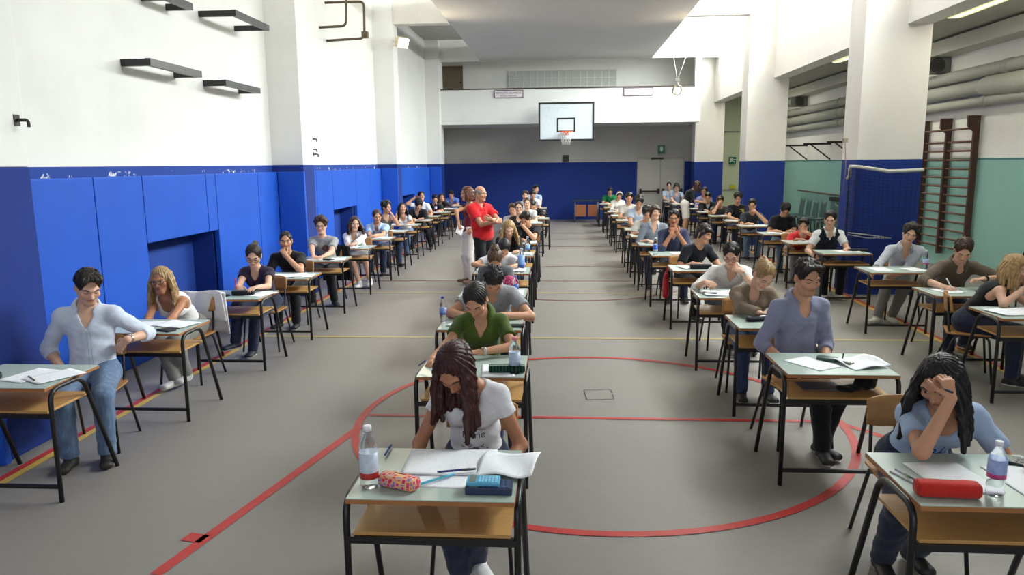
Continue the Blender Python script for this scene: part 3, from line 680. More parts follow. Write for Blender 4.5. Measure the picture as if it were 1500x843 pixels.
# aisle behind the pillars
bm = bmesh.new(); XA = 7.4; box(bm, (XA, -7, 0), (XA + .2, YB, ZB), 1); box(bm, (XA, -7, ZB), (XA + .2, YB, 4.5), 0); box(bm, (XA - .006, -7, ZB - .02), (XA, YB, ZB + .012), 2)
struct('wall_aisle', bm, [WHITE, TEAL, plain('teal trim', rgb(60, 120, 116))])
bm = bmesh.new(); box(bm, (5.38, -7, ZC), (XA + .2, YB, ZC + .2)); struct('ceiling_aisle', bm, wall_paint('aisle ceiling', rgb(190, 188, 178)))
# back wall, balcony
DX0, DX1, DZ = 2.66, 4.36, 2.24
bm = bmesh.new()
for x0, x1 in ((-6, DX0), (DX1, 5.3)):
    box(bm, (x0, YB, 0), (x1, YB + .25, ZB + .02), 1); box(bm, (x0, YB, ZB + .02), (x1, YB + .25, 4.6), 0)
box(bm, (DX0, YB, DZ), (DX1, YB + .25, 4.6), 0); box(bm, (DX0, YB + .2, 0), (DX1, YB + .25, DZ), 0); box(bm, (5.3, YB, 0), (8, YB + .25, 4.5), 2); box(bm, (-6, YB, 4.6), (5.3, YB + .25, 8.2), 3)
struct('wall_back', bm, [GREYW, BLUEP, GREENW, WHITE])
bm = bmesh.new(); PZ0, PZ1, OZ = 3.36, 4.48, 5.40
XO0, XO1 = -4.1, 4.24
box(bm, (XL, YBF, PZ0), (XRP, YBF + .18, PZ1)); box(bm, (XL, YBF, OZ), (5.3, YBF + .18, 8.2)); box(bm, (XO1, YBF, PZ1), (XRP, YBF + .18, OZ)); box(bm, (XL, YBF, PZ0), (XO0, YBF + .18, OZ))
box(bm, (XL, YBF + .1, PZ0), (XRP, YB, PZ0 + .2)); struct('wall_balcony', bm, [WHITE])
bm = bmesh.new(); box(bm, (XO0, YBF - .03, PZ1), (XO1, YBF + .2, PZ1 + .035)); struct('trim_1', bm, plain('dark rail', rgb(62, 50, 46)))
bm = bmesh.new(); box(bm, (XL, YBF + .2, 5.82), (5.3, YB, 5.95)); struct('ceiling_balcony', bm, WHITE)
# central slab, cross beams, corrugated far ceiling, high roof
bm = bmesh.new(); box(bm, (-2.74, -7, 5.4), (2.84, YBF, 5.9)); struct('ceiling', bm, SLABM)
for nm, x0, x1, y, z in (('beam_left', XL, -2.75, YA[1], (-3.651, 18.2, 5.367)[2]), ('beam_right', 2.85, XRW, YP[1], (3.458, 18.8, 5.522)[2])):
    bm = bmesh.new(); box(bm, (x0, y + .06, z), (x1, y + .36, 8.2)); struct(nm, bm, WARM)
bm = bmesh.new()
for k in range(34): y = YA[1] + .37 + k * .19; box(bm, (XL, y, 6.05), (-1., y + .12, 6.1)); box(bm, (XL, y, 6.1), (-1., y + .2, 6.16))
box(bm, (1., YP[1] + .37, 7.3), (XRW, YBF - .02, 7.4)); struct('ceiling_far', bm, wall_paint('corrugated ceiling', rgb(205, 203, 196)))
bm = bmesh.new(); box(bm, (-6, -7, 8.2), (5.6, YB, 8.4)); struct('roof', bm, WHITE)
# court lines
def strip(bm, p, q, w, z=.0035):
    p, q = V(p), V(q); d = nrm(q - p); s = np.array([-d[1], d[0]]) * w / 2
    quad(bm, [(*(p - s), z), (*(q - s), z), (*(q + s), z), (*(p + s), z)])
def arc(bm, c, r, a0, a1, w, z=.004, n=72):
    for i in range(n):
        a, b = [math.radians(a0 + (a1 - a0) * k / n) for k in (i, i + 1)]
        quad(bm, [(c[0] + rr * math.cos(t), c[1] + rr * math.sin(t), z) for rr, t in ((r - w / 2, a), (r + w / 2, a), (r + w / 2, b), (r - w / 2, b))])
def lines(name, mat, label, fn):
    bm = bmesh.new(); fn(bm); o = obj(name, bm, mat); o['kind'] = 'structure'; o['label'] = label; return o
CC = (.27, 5.85)
lines('floor_marking_key', REDL, 'red free throw circle and key lines taped on the floor', lambda bm: (arc(bm, CC, 1.93, 0, 360, .062), strip(bm, (-1.66, 5.85), (2.2, 5.85), .05), strip(bm, (-2.079, 3.378, 0.0)[:2], (-1.62, 5.553, 0.0)[:2], .07), strip(bm, (-2.123, 3.772, 0.0)[:2], (-2.0, 3.747, 0.0)[:2], .09), strip(bm, (2.18, 5.83), (3.1, 4.6), .06)))
lines('floor_marking_court', DKRED, 'worn red centre circle and cross lines on the floor', lambda bm: (arc(bm, (.2, 13.05), 1.93, 0, 360, .05), strip(bm, (-3.7, 13.05), (4.3, 13.05), .05), *[strip(bm, (-3.7, y), (4.3, y), .05) for y in ((0.345, 18.579, 0.0)[1], (0.377, 20.355, 0.0)[1], (0.411, 22.275, 0.0)[1])]))
lines('floor_marking_yellow', line_mat('faded yellow paint', rgb(172, 154, 104)), 'faded yellow cross lines on the floor', lambda bm: (strip(bm, (-3.7, (-1.027, 8.673, 0.0)[1]), (4.3, (-1.027, 8.673, 0.0)[1]), .07), strip(bm, (-3.7, (-2.956, 11.807, 0.0)[1]), (4.3, (-2.956, 11.807, 0.0)[1]), .06)))
lines('floor_marking_sideline', REDL, 'red side lines along both walls', lambda bm: (strip(bm, (-3.77, -6), (-3.77, 27), .055), strip(bm, (4.375, -6), (4.375, 27), .055)))
lines('floor_marking_edge', YELL, 'yellow side lines along both walls', lambda bm: (strip(bm, (-3.71, -6), (-3.71, 27), .06), strip(bm, (4.315, -6), (4.315, 27), .06)))
bm = bmesh.new(); h = [(0.187, 6.612, 0.0), (0.433, 6.639, 0.0), (0.446, 6.356, 0.0), (0.207, 6.331, 0.0)]
for p, q in zip(h, h[1:] + h[:1]): strip(bm, p[:2], q[:2], .008)
o = obj('floor_hatch', bm, plain('hatch gap', rgb(60, 58, 56))); o['kind'] = 'structure'; o['label'] = 'square inspection hatch outline in the grey floor'
# wall padding panels
def pad(name, x, y0, y1, z0, z1, label, face='x', x2=None):
    bm = bmesh.new()
    if face == 'x': box(bm, (x - .07, y0 + .006, z0), (x, y1 - .006, z1), 0, bev=.014)
    else: box(bm, (x, y0 - .06, z0), (x2, y0, z1), 0, bev=.014)
    return tag(obj(name, bm, MATB), label, 'wall padding')
XM = XL + .09
for y0, y1, z0, lb in ((5.3, 6.85, 0, 'widest blue padding panel on the left wall, beside the near pillar'), (6.85, 7.68, 0, 'blue padding panel just before the low niche of the left wall'), (7.68, 9.1, 1.25, 'square blue padding panel hanging above the low niche in the left wall'), (9.1, 9.36, 1.25, 'narrow blue padding strip at the niche corner, left wall'), (9.36, 10.7, 0, 'blue padding panel behind the ponytailed girl in purple'), (10.7, 11.5, 0, 'blue padding panel in the corner before the first shaded left pillar'),
    (12.0, 13.3, 0, 'blue padding panel just past the first shaded left pillar'), (13.3, 14.25, 0, 'blue padding panel behind the curly haired boy in grey'), (14.25, 15.9, 1.2, 'blue padding panel above the second niche of left wall'), (15.9, 17.1, 0, 'blue padding panel behind the smiling girl in white cardigan'), (17.1, 18.2, 0, 'blue padding panel in the corner before the second shaded left pillar'),
    (18.7, 20.55, 0, 'blue padding panel just past the second shaded left pillar'), (20.55, 22.25, 1.2, 'blue padding panel above the farthest niche of left wall'), (22.25, 24.9, 0, 'farthest blue padding panel on the left wall')):
    pad('wall_mat', XM, y0, y1, z0, ZB - .1, lb)
for i, y in enumerate(YA): pad('wall_mat', XL + .1, y, None, 0, ZB - .1, ('blue padding on the front of the first shaded left pillar', 'blue padding on the front of the second shaded left pillar', 'blue padding on the front of the farthest left pillar')[i], 'y', XLP - .02 * i + .02)
pad('wall_mat', XL - .05, 4.75, None, 0, ZB - .1, 'blue padding on the pillar nearest the camera, left edge', 'y', -3.9)
# doors
DOORM = plain('grey fire door', rgb(196, 194, 186), .5)
for i, (x0, x1) in enumerate(((DX0 + .04, (DX0 + DX1) / 2 - .004), ((DX0 + DX1) / 2 + .004, DX1 - .04))):
    bm = bmesh.new(); box(bm, (x0, YB + .06, .01), (x1, YB + .11, DZ - .04), 0, bev=.004); d = struct('door_%d' % (i + 1), bm, DOORM)
    bm = bmesh.new(); a, b = x0 + .1, x1 - .06; tube(bm, [(a, YB - .03, 1.02), (b, YB - .03, 1.02)], .026, 8)
    for x in (a, b): box(bm, (x - .04, YB - .05, .93), (x + .04, YB + .06, 1.11))
    obj('panic_bar', bm, plain('dark panic bar', rgb(62, 40, 40), .4), d)
bm = bmesh.new(); box(bm, (DX0, YB - .01, 0), (DX0 + .04, YB + .12, DZ)); box(bm, (DX1 - .04, YB - .01, 0), (DX1, YB + .12, DZ)); box(bm, (DX0, YB - .01, DZ - .04), (DX1, YB + .12, DZ)); struct('door_frame', bm, plain('door frame grey', rgb(170, 168, 160)))
bm = bmesh.new(); box(bm, (DX0 + .5, YB - .06, DZ - .06), (DX0 + .95, YB + .05, DZ - .01), 0, bev=.01); tag(obj('door_closer', bm, IRON), 'dark closer arm above the grey double fire door', 'door closer')
bm = bmesh.new(); a, b = (-4.437, 27.6, 5.564), (-3.659, 27.6, 4.737); box(bm, (a[0], YB - .06, PZ0 + .2), (b[0], YB - .01, a[2]), 0, bev=.01); box(bm, (a[0] + .06, YB - .07, b[2] + .1), (b[0] - .06, YB - .06, a[2] - .07), 0); d = struct('door_3', bm, plain('brown balcony door', rgb(112, 98, 80)))
bm = bmesh.new(); lathe(bm, [(.02, 0), (.028, .02), (.02, .05), (.001, .055)], 10, 0, Matrix.Translation((b[0] - .08, YB - .07, b[2] + .25)) @ Matrix.Rotation(PI / 2, 4, 'X')); obj('door_handle', bm, BLACK, d)
a, b = (-1.99, 27.6, 5.354), (1.868, 27.6, 4.72)
bm = bmesh.new(); nx, nz = 15, 4; w, hh = (b[0] - a[0]) / nx, (a[2] - 4.25) / nz
for i in range(nx):
    for j in range(nz): x, z = a[0] + i * w, 4.25 + j * hh; box(bm, (x + .012, YB - .05, z + .012), (x + w - .012, YB - .005, z + hh - .012), 0, bev=.012)
gb = obj('window_4', bm, plain('frosted glass block', rgb(186, 188, 182), .2, .6)); gb['kind'] = 'structure'
bm = bmesh.new()
for i in range(nx + 1): box(bm, (a[0] + i * w - .014, YB - .06, 4.2), (a[0] + i * w + .014, YB - .002, a[2] + .02))
for j in range(nz + 1): box(bm, (a[0], YB - .058, 4.25 + j * hh - .012), (b[0], YB - .002, 4.25 + j * hh + .012))
obj('mortar_joint', bm, plain('pale mortar', rgb(208, 208, 202)), gb)
# ---- light: sky through the clerestory and, as added fill, through the end wall left out behind the camera, strip lamps and halogens
sc = bpy.context.scene; wd = bpy.data.worlds.new('overcast sky'); sc.world = wd; wd.use_nodes = True; bg = wd.node_tree.nodes['Background']; bg.inputs[0].default_value = (.93, .96, 1, 1); bg.inputs[1].default_value = 1.2
def area(name, loc, rot, sx, sy, e, col):
    l = bpy.data.lights.new(name, 'AREA'); l.shape = 'RECTANGLE'; l.size, l.size_y, l.energy, l.color = sx, sy, e, col
    o = bpy.data.objects.new(name, l); o.location = loc; o.rotation_euler = rot; C.objects.link(o); return o
for a, b in wins: area('daylight', (5.34, (a + b) / 2, (WS + WT) / 2), (0, PI / 2, 0), WT - WS - .1, b - a - .1, 1230., (.95, .975, 1))
# halogen floodlights on the pillars
def flood(name, lamp_at, aim, label, glow=1.):
    p, a = V(*lamp_at), nrm(V(*aim)); t = thing(name, label, 'lamp', lamp_at, 0); M = Vector(a).to_track_quat('-Z', 'Y').to_matrix().to_4x4()
    bm = bmesh.new(); box(bm, (-.16, -.12, -.02), (.16, .12, .12), 0, M, .02); obj('housing', bm, plain('cream lamp housing', rgb(214, 200, 170)), t)
    bm = bmesh.new(); box(bm, (-.14, -.10, -.035), (.14, .10, -.022), 0, M); obj('lens', bm, LENS, t)
    bm = bmesh.new(); tube(bm, [M @ Vector((-.18, 0, .05)), M @ Vector((-.18, 0, .16)), M @ Vector((.18, 0, .16)), M @ Vector((.18, 0, .05))], .012, 6); obj('bracket', bm, plain('cream lamp housing', rgb(214, 200, 170)), t)
    l = bpy.data.lights.new('halogen', 'SPOT'); l.energy = 120. * glow; l.color = (1, .84, .58); l.spot_size = 2.6; l.spot_blend = .8; l.shadow_soft_size = .15
    o = bpy.data.objects.new('halogen', l); o.matrix_world = Matrix.Translation(Vector(p + a * .08)) @ M; C.objects.link(o)
lt = NT('lamp lens'); lt.b.inputs['Emission Color'].default_value = (1, .9, .7, 1); lt.b.inputs['Emission Strength'].default_value = 9.; LENS = lt.m
flood('floodlight', (-3.788, 18.0, 4.889), (.45, -.35, -.2), 'lit cream floodlight on the second left pillar', 2.)
flood('floodlight', (3.784, 18.6, 5.062), (-.5, -.3, -.1), 'cream floodlight high on the far right pillar')
flood('floodlight', (XLP - .1, 11.35, 5.7), (.3, -.5, .3), 'floodlight above the frame on the first left pillar', 2.); flood('floodlight', (XRP + .1, 11.6, 5.7), (-.5, -.3, .3), 'floodlight above the frame on the front right pillar')
sc.view_settings.view_transform = 'Standard'; sc.view_settings.look = 'None'; sc.view_settings.gamma = 1.; sc.view_settings.exposure = .45
try: sc.view_settings.use_curve_mapping = False
except Exception: pass
# ------------------------------------------------------------------ wall fixtures
def text_mesh(txt, size, name='lettering', extrude=.0, bold=0.):
    cu = bpy.data.curves.new(name, 'FONT'); cu.body = txt; cu.size = size; cu.align_x = 'CENTER'; cu.align_y = 'CENTER'; cu.extrude = extrude; cu.offset = bold
    o = bpy.data.objects.new(name, cu); C.objects.link(o); dg = bpy.context.evaluated_depsgraph_get(); me = bpy.data.meshes.new_from_object(o.evaluated_get(dg)); bpy.data.objects.remove(o); return me
def text_on(parent, txt, size, M, mat, name='lettering'):
    me = text_mesh(txt, size, name, .001); me.transform(M); return link_mesh(name, me, mat, parent)
UPR = Matrix.Rotation(PI / 2, 4, 'X')          # lettering upright, facing the camera end
# basketball board
bx0, bx1, bz0, bz1, by = *[(-0.808, 24.4, 3.965)[0], (0.958, 24.4, 3.981)[0]], 2.775, 3.975, 24.4
bt = thing('basketball_hoop', 'white basketball backboard with orange rim on the balcony front', 'basketball hoop', ((bx0 + bx1) / 2, by, bz0)); W2, HH = (bx1 - bx0) / 2, bz1 - bz0
bm = bmesh.new(); box(bm, (-W2, 0, 0), (W2, .03, HH), 0, bev=.004); obj('backboard', bm, plain('white board', rgb(212, 222, 226), .4), bt)
def outline(bm, x0, x1, z0, z1, w, y0, y1):
    box(bm, (x0, y0, z0), (x1, y1, z0 + w)); box(bm, (x0, y0, z1 - w), (x1, y1, z1)); box(bm, (x0, y0, z0 + w), (x0 + w, y1, z1 - w)); box(bm, (x1 - w, y0, z0 + w), (x1, y1, z1 - w))
bm = bmesh.new(); outline(bm, -W2 - .005, W2 + .005, -.005, HH + .005, .055, -.012, .04); obj('board_border', bm, BLACK, bt)
bm = bmesh.new(); outline(bm, -.30, .29, .27, .72, .05, -.006, .0); obj('target_square', bm, BLACK, bt)
ORANGE = plain('orange rim', rgb(226, 92, 52), .4)
bm = bmesh.new(); rz = .27; tube(bm, [(-.01 + .225 * math.cos(a), -.36 + .225 * math.sin(a), rz) for a in np.linspace(0, 2 * PI, 32, False)], .012, 8, True); box(bm, (-.1, -.14, rz - .09), (.08, -.002, rz + .012)); rim = obj('rim', bm, ORANGE, bt)
bm = bmesh.new(); n = 12
for i in range(n):
    for s in (1, -1):
        pts = []
        for j in range(7):
            a = 2 * PI * (i + s * j * .5) / n; r = .22 - .10 * (j / 6) ** .7; pts.append((-.01 + r * math.cos(a), -.36 + r * math.sin(a), rz - .01 - .40 * j / 6))
        tube(bm, pts, .0042, 4)
obj('hoop_net', bm, plain('white cord', rgb(225, 225, 220), .8), bt)
for x in (-.45, .45):
    for z in (.25, 1.0): bm = bmesh.new(); tube(bm, [(x, .02, z), (x * .9, YBF - by - .005, z + .05 if z > .6 else .75)], .025, 8); obj('support_arm', bm, IRON, bt)
# banners on the balcony front
for q, lb in (((723.5, 131.5, 766.5, 143), 'left framed name plate under the dark balcony rail'), ((914, 129, 957, 139.5), 'right framed name plate under the dark balcony rail')):
    a, b = [V((-2.3, 25.1, 4.456)), V((-1.335, 25.1, 4.202))] if q[0] < 800 else [V((1.942, 25.1, 4.465)), V((2.89, 25.1, 4.213))]
    w, h = (b[0] - a[0]) / 2, a[2] - b[2]; t = thing('name_plate', lb, 'sign', ((a[0] + b[0]) / 2, YBF - .03, b[2]))
    bm = bmesh.new(); box(bm, (-w, 0, 0), (w, .02, h)); obj('plate', bm, plain('white plate', rgb(232, 226, 228), .4), t)
    bm = bmesh.new(); outline(bm, -w, w, 0, h, .022, -.012, .01); obj('plate_frame', bm, plain('plum frame', rgb(92, 72, 84), .4), t)
    text_on(t, 'ISTITUTO DE AMICIS', .088, Matrix.Translation((0, -.004, h * .62)) @ UPR, plain('maroon lettering', rgb(120, 70, 84))); text_on(t, 'SCUOLA PARITARIA', .062, Matrix.Translation((0, -.004, h * .27)) @ UPR, plain('slate lettering', rgb(84, 80, 96)))
# exit signs
GREEN = plain('exit green', rgb(26, 112, 76), .35); SIGNW = plain('exit white', rgb(225, 240, 230), .4)
def exit_sign(a, b, lb, kind):
    w, h = (b[0] - a[0]) / 2, a[2] - b[2]; t = thing('exit_sign', lb, 'sign', ((a[0] + b[0]) / 2, a[1], b[2]))
    bm = bmesh.new(); box(bm, (-w, 0, 0), (w, .03, h), 0, bev=.004); obj('sign_plate', bm, GREEN, t); bm = bmesh.new(); y = -.004
    if kind == 0:
        box(bm, (-.05, y, .10), (.05, 0, h - .05)); prism(bm, [(-.06, .12), (.06, .12), (0, .05)], 0, .004, 0, Matrix.Translation((0, y, 0)) @ UPR); lathe(bm, [(.001, 0), (.028, 0), (.028, .004), (.001, .004)], 14, 0, Matrix.Translation((0, y - .001, h * .78)) @ UPR)
    else:
        box(bm, (-w * .7, y, h * .2), (-w * .35, 0, h * .8)); lathe(bm, [(.001, 0), (.03, 0), (.03, .004), (.001, .004)], 14, 0, Matrix.Translation((-.01, y, h * .72)) @ UPR)
        for p in ([(-.06, .62), (.1, .62)], [(.0, .62), (-.02, .4)], [(-.02, .4), (-.1, .22)], [(-.02, .42), (.07, .3)], [(.07, .3), (.05, .16)], [(.1, .6), (.17, .5)]):
            tube(bm, [(p[0][0], y, p[0][1] * h), (p[1][0], y, p[1][1] * h)], .018, 6)
    obj('pictogram', bm, SIGNW, t); bm = bmesh.new(); box(bm, (-w * .8, 0, -.05), (w * .8, .02, -.02)); obj('caption_plate', bm, plain('caption', rgb(150, 160, 150)), t)
exit_sign(V((3.387, 27.6, 2.666)), V((3.637, 27.6, 2.385)), 'green exit sign over the grey double door', 0)
exit_sign(V((5.918, 27.6, 2.229)), V((6.168, 27.6, 1.985)), 'green running figure exit sign in the gap between right pillars', 1)
bm = bmesh.new(); p = (0.074, 27.6, 2.238); box(bm, (p[0] - .11, YB - .12, p[2] - .12), (p[0] + .11, YB, p[2] + .12), 0, bev=.015); tag(obj('wall_box', bm, IRON), 'small dark box on the back wall below the basketball net', 'box')
p = (6.068, 27.55, 1.16); t = thing('call_point', 'small yellow box on the pale wall between right pillars', 'box', (p[0], p[1], p[2])); bm = bmesh.new(); box(bm, (-.09, 0, -.07), (.09, .1, .07), 0, bev=.012); obj('cover', bm, plain('yellow plastic', rgb(214, 206, 40)), t); bm = bmesh.new(); tube(bm, [(-.35, .1, -.1), (.3, .1, -.1)], .012, 6); obj('conduit', bm, plain('grey conduit', rgb(180, 184, 168)), t)
bm = bmesh.new(); p = (5.788, 27.6, 3.119); tube(bm, [(5.6, YB - .03, p[2]), (7.3, YB - .03, p[2])], .02, 6); tag(obj('conduit', bm, plain('grey conduit', rgb(180, 184, 168))), 'thin pale conduit along the end wall above the green exit sign', 'pipe')
# teacher's desk at the back wall
a, b = V((0.386, 27.943, 0.0)), V((1.322, 27.888, 0.0)); Yd = 26.2; x0, x1 = (0.36, 26.2, 0.628)[0], (1.213, 26.2, 0.624)[0]; t = thing('teacher_desk', 'brown modesty panelled desk with dark top by the back wall', 'desk', (x0, Yd, 0)); w = x1 - x0
bm = bmesh.new(); box(bm, (-.04, 0, .74), (w + .04, .7, .78), 0, bev=.008); obj('desk_top', bm, plain('dark teal top', rgb(38, 56, 66), .4), t)
for k in range(2): bm = bmesh.new(); box(bm, (.06 + k * w / 2, .03, .22), (w / 2 + k * (w / 2 - .06) - .01, .05, .62), 0, bev=.005); obj('front_panel', bm, plain('brown veneer', rgb(150, 92, 58), .45), t)
for x in (.03, w - .03):
    for y in (.04, .64): bm = bmesh.new(); tube(bm, [(x, y, 0), (x, y, .74)], .022, 8); obj('leg', bm, plain('grey leg', rgb(110, 112, 112), .4, .4, .5), t)
# gym rings
t = thing('gym_ring', 'pair of gymnastic rings hanging by straps right of the balcony', 'gym rings', ((3.22, 22.0, 4.077)))
bm = bmesh.new(); q = [V((3.22, 22.0, 4.077)), V((3.194, 22.0, 4.34)), V((3.061, 22.0, 5.05)), V((3.051, 22.0, 6.152)), V((3.44, 22.0, 5.043)), V((3.427, 22.0, 6.143))]; z0 = q[0]
tube(bm, [q[0] - z0 + V(0, 0, .14), q[1] - z0], .012, 6); tube(bm, [q[1] - z0, q[2] - z0, V(q[3][0], q[3][1], 7.3) - z0], .010, 6); tube(bm, [q[1] - z0, q[4] - z0, V(q[5][0], q[5][1], 7.3) - z0], .010, 6); obj('strap', bm, plain('cream strap', rgb(214, 208, 196), .8), t)
for k in range(2): bm = bmesh.new(); tube(bm, [((.11 + .01 * k) * math.cos(s) - .02 * k, .05 * k + .03 * math.sin(s) * (1 - 2 * k), .14 * math.sin(s)) for s in np.linspace(0, 2 * PI, 28, False)], .017, 8, True); obj('ring', bm, plain('varnished wood ring', rgb(150, 138, 120), .4), t)
bm = bmesh.new(); c = q[1] - z0; box(bm, c - V(.07, .03, .03), c + V(.07, .03, .06), 0, bev=.008); obj('pulley', bm, plain('pulley grey', rgb(120, 116, 112), .5), t)
# bracket frames high on the left wall
def wall_bracket(pa, pb, out, lb, sz=.06):
    a, b = V(pa), V(pb); t = thing('wall_bracket', lb, 'bracket', (XL, a[1], a[2])); L = b[1] - a[1]; dz = b[2] - a[2]
    bm = bmesh.new(); box(bm, (out - sz, -.0, -sz), (out, L, 0.015)); obj('cross_bar', bm, BLACK, t)
    for y in (0, L - .05): bm = bmesh.new(); box(bm, (-.02, y, -sz), (out - sz, y + .05, .01)); obj('bracket_arm', bm, BLACK, t)
wall_bracket((-4.55, 7.631, 3.149), (-4.55, 8.737, 3.148), .32, 'nearest black frame bracket on the left wall, long and low')
wall_bracket((-4.55, 9.404, 3.125), (-4.55, 10.49, 3.128), .30, 'short black frame bracket on left wall beside the first pillar')
wall_bracket((-4.55, 9.416, 3.967), (-4.55, 10.491, 3.956), .48, 'upper black frame bracket on left wall, reaching furthest out')
wall_bracket((-4.55, 8.115, 3.893), (-4.55, 8.682, 3.938), .3, 'black frame bracket at the top edge above the near left wall')
t = thing('climbing_bracket', 'bent dark tubes reaching out from left wall past the first pillar', 'bracket', (XL, 14.2, 4.5)); o_ = V(XL, 14.2, 4.5)
for pts in (((455, 41), (507, 38), (507, -40)), ((474, 60), (534, 56), (533, 2), (475, 4))):
    pp = [V(*p) - o_ for p in ([(-4.719, 14.2, 4.595), (-4.044, 14.2, 4.617), (-4.0, 14.2, 5.554)] if pts[0][0] == 455 else [(-4.611, 14.6, 4.423), (-3.809, 14.6, 4.457), (-3.794, 14.6, 5.128), (-4.574, 14.6, 5.122)])]
    pp[0][0] = min(pp[0][0], 0.); 
    if pts[0][0] == 474: pp[-1][0] = 0.
    bm = bmesh.new(); tube(bm, bend(pp, .10), .024, 10); obj('bent_tube', bm, plain('bronze tube', rgb(92, 78, 60), .4, .5, .4), t)
bm = bmesh.new(); c = V((-3.794, 14.6, 4.519)) - o_; box(bm, c - .06, c + .06, 0, bev=.015); obj('clamp', bm, plain('bronze tube', rgb(92, 78, 60), .4, .5, .4), t)
for p, lb in (((-4.52, 13.359, 2.53), 'topmost small hook on the white wall past the first left pillar'), ((-4.52, 13.33, 2.348), 'middle small hook on the white wall past the first left pillar'), ((-4.52, 13.391, 2.264), 'lowest small hook on the white wall past the first left pillar'), ((-3.93, 5.221, 2.403), 'small metal hook on the white pillar at the left edge')):
    bm = bmesh.new(); p = V(p); tube(bm, bend([p, p + V(.09, 0, 0), p + V(.09, 0, -.05)], .03), .012, 6); box(bm, p - V(.02, .03, .04), p + V(.005, .03, .04)); tag(obj('wall_hook', bm, IRON), lb, 'hook')
# aisle: pipes, lamps, heater, brackets, wall bars, chairs
PIPE = plain('pale lagged pipe', rgb(160, 161, 152), .6); XW = XA
for i, (z, r, lb) in enumerate(((3.57, .11, 'highest of the lagged pipes along the aisle wall'), (3.30, .13, 'thick middle lagged pipe along the aisle wall'), (3.05, .085, 'lowest of the lagged pipes along the aisle wall'))):
    t = thing('pipe', lb, 'pipe', (XW - .16, 0, z)); bm = bmesh.new(); tube(bm, [(0, -4, 0), (0, YB, 0)], r, 14); obj('pipe_run', bm, PIPE, t)
    for k, y in enumerate((9.5 + i * .4, 13. + i * .3, 17. - i * .4, 20.5)): bm = bmesh.new(); tube(bm, [(0, y, 0), (0, y + .14, 0)], r + .012, 14); obj('pipe_joint', bm, PIPE, t)
    if i == 1: bm = bmesh.new(); tube(bm, [(0, 11.6, 0), (0, 11.8, -.01), (-.02, 12.6, -.03), (0, 13.6, 0), (0, 13.8, 0)], [.135, .17, .185, .17, .135], 14); obj('pipe_lagging', bm, plain('lagging sleeve', rgb(172, 172, 162), .7), t)
bm = bmesh.new(); box(bm, (XW - .4, -4, ZC - .30), (XW, YB, ZC - .04), 0, bev=.03); tag(obj('duct', bm, plain('white duct', rgb(198, 198, 186), .6)), 'white boxed duct along the aisle wall under its ceiling', 'duct')
def strip_lamp(x, y0, y1, lb):
    t = thing('strip_lamp', lb, 'lamp', (x, y0, ZC)); L = y1 - y0
    bm = bmesh.new(); box(bm, (-.11, 0, -.09), (.11, L, 0), 0, bev=.01); obj('lamp_body', bm, plain('white lamp body', rgb(226, 226, 214)), t)
    bm = bmesh.new(); tube(bm, [(0, .03, -.1), (0, L - .03, -.1)], .02, 8); obj('lamp_tube', bm, TUBE, t); bm = bmesh.new()
    for k in range(int(L / .06)): box(bm, (-.1, .03 + k * .06, -.14), (.1, .038 + k * .06, -.09))
    obj('lamp_louvre', bm, plain('white lamp body', rgb(226, 226, 214)), t); area('strip light', (x, (y0 + y1) / 2, ZC - .17), (0, 0, 0), .15, L, 28., (1, .98, .84))
tm = NT('fluorescent tube'); tm.b.inputs['Emission Color'].default_value = (1, .95, .55, 1); tm.b.inputs['Emission Strength'].default_value = 14.; TUBE = tm.m
strip_lamp(5.86, 9.6, 12.2, 'fluorescent strip lamp on the near aisle ceiling, upper right'); strip_lamp(5.9, 14.6, 17.2, 'fluorescent strip lamp on the aisle ceiling between the front pillars'); strip_lamp(5.9, 22.5, 25.6, 'fluorescent strip lamp on the far aisle ceiling')
def heater(y, lb):
    t = thing('fan_heater', lb, 'heater', (XW - .42, y, 3.70)); bm = bmesh.new(); box(bm, (-.1, 0, 0), (.42, .3, .29), 0, bev=.02); obj('casing', bm, plain('grey casing', rgb(120, 122, 114), .5), t)
    bm = bmesh.new()
    for k in range(4): tube(bm, [(.16 + (.03 + .033 * k) * math.cos(a), -.02, .145 + (.03 + .033 * k) * math.sin(a)) for a in np.linspace(0, 2 * PI, 20, False)], .008, 5, True)
    obj('fan_guard', bm, IRON, t); bm = bmesh.new(); tube(bm, bend([(-.1, .1, .24), (-.24, .1, .24), (-.24, .1, .05), (-.1, .1, .05)], .06), .03, 8); obj('pipe_loop', bm, PIPE, t)
heater(15.3, 'grey fan heater on the aisle wall right of the front pillar'); heater(23.8, 'grey fan heater on the far aisle wall between the pillars')
for i, (y, lb) in enumerate(((23.6, 'farthest black angle bracket on the aisle wall'), (21.6, 'middle black angle bracket on the aisle wall'), (19.7, 'nearest black angle bracket on the aisle wall'))):
    z = 2.52; t = thing('angle_bracket', lb, 'bracket', (XW, y, z)); bm = bmesh.new(); box(bm, (-.75, -.02, -.02), (0, .02, .03)); obj('bracket_arm', bm, BLACK, t); bm = bmesh.new(); tube(bm, [(-.55, 0, -.01), (0, 0, -.42)], .02, 6); obj('brace', bm, BLACK, t)
WOODD = plain('dark varnished wood', rgb(72, 46, 36), .45, .4, 0., .25, 20.); WOODM = plain('worn brown wood', rgb(104, 72, 56), .5, .4, 0., .25, 20.)
yw = [(7.3, 14.056, 1.983)[1], (7.3, 15.027, 1.982)[1], (7.3, 15.911, 1.982)[1]]; t = thing('wall_bars', 'dark wooden gymnastic wall bars on the teal aisle wall', 'wall bars', (XW, yw[0], 0)); zt = 2.83
for k, y in enumerate(yw): bm = bmesh.new(); prism(bm, [(-.03, .25), (-.13, .25), (-.13, zt - .28), (-.24, zt - .18), (-.24, zt), (-.03, zt)], -.03, .03, 0, Matrix.Translation((0, y - yw[0], 0)) @ UPR); obj('post', bm, WOODD, t)
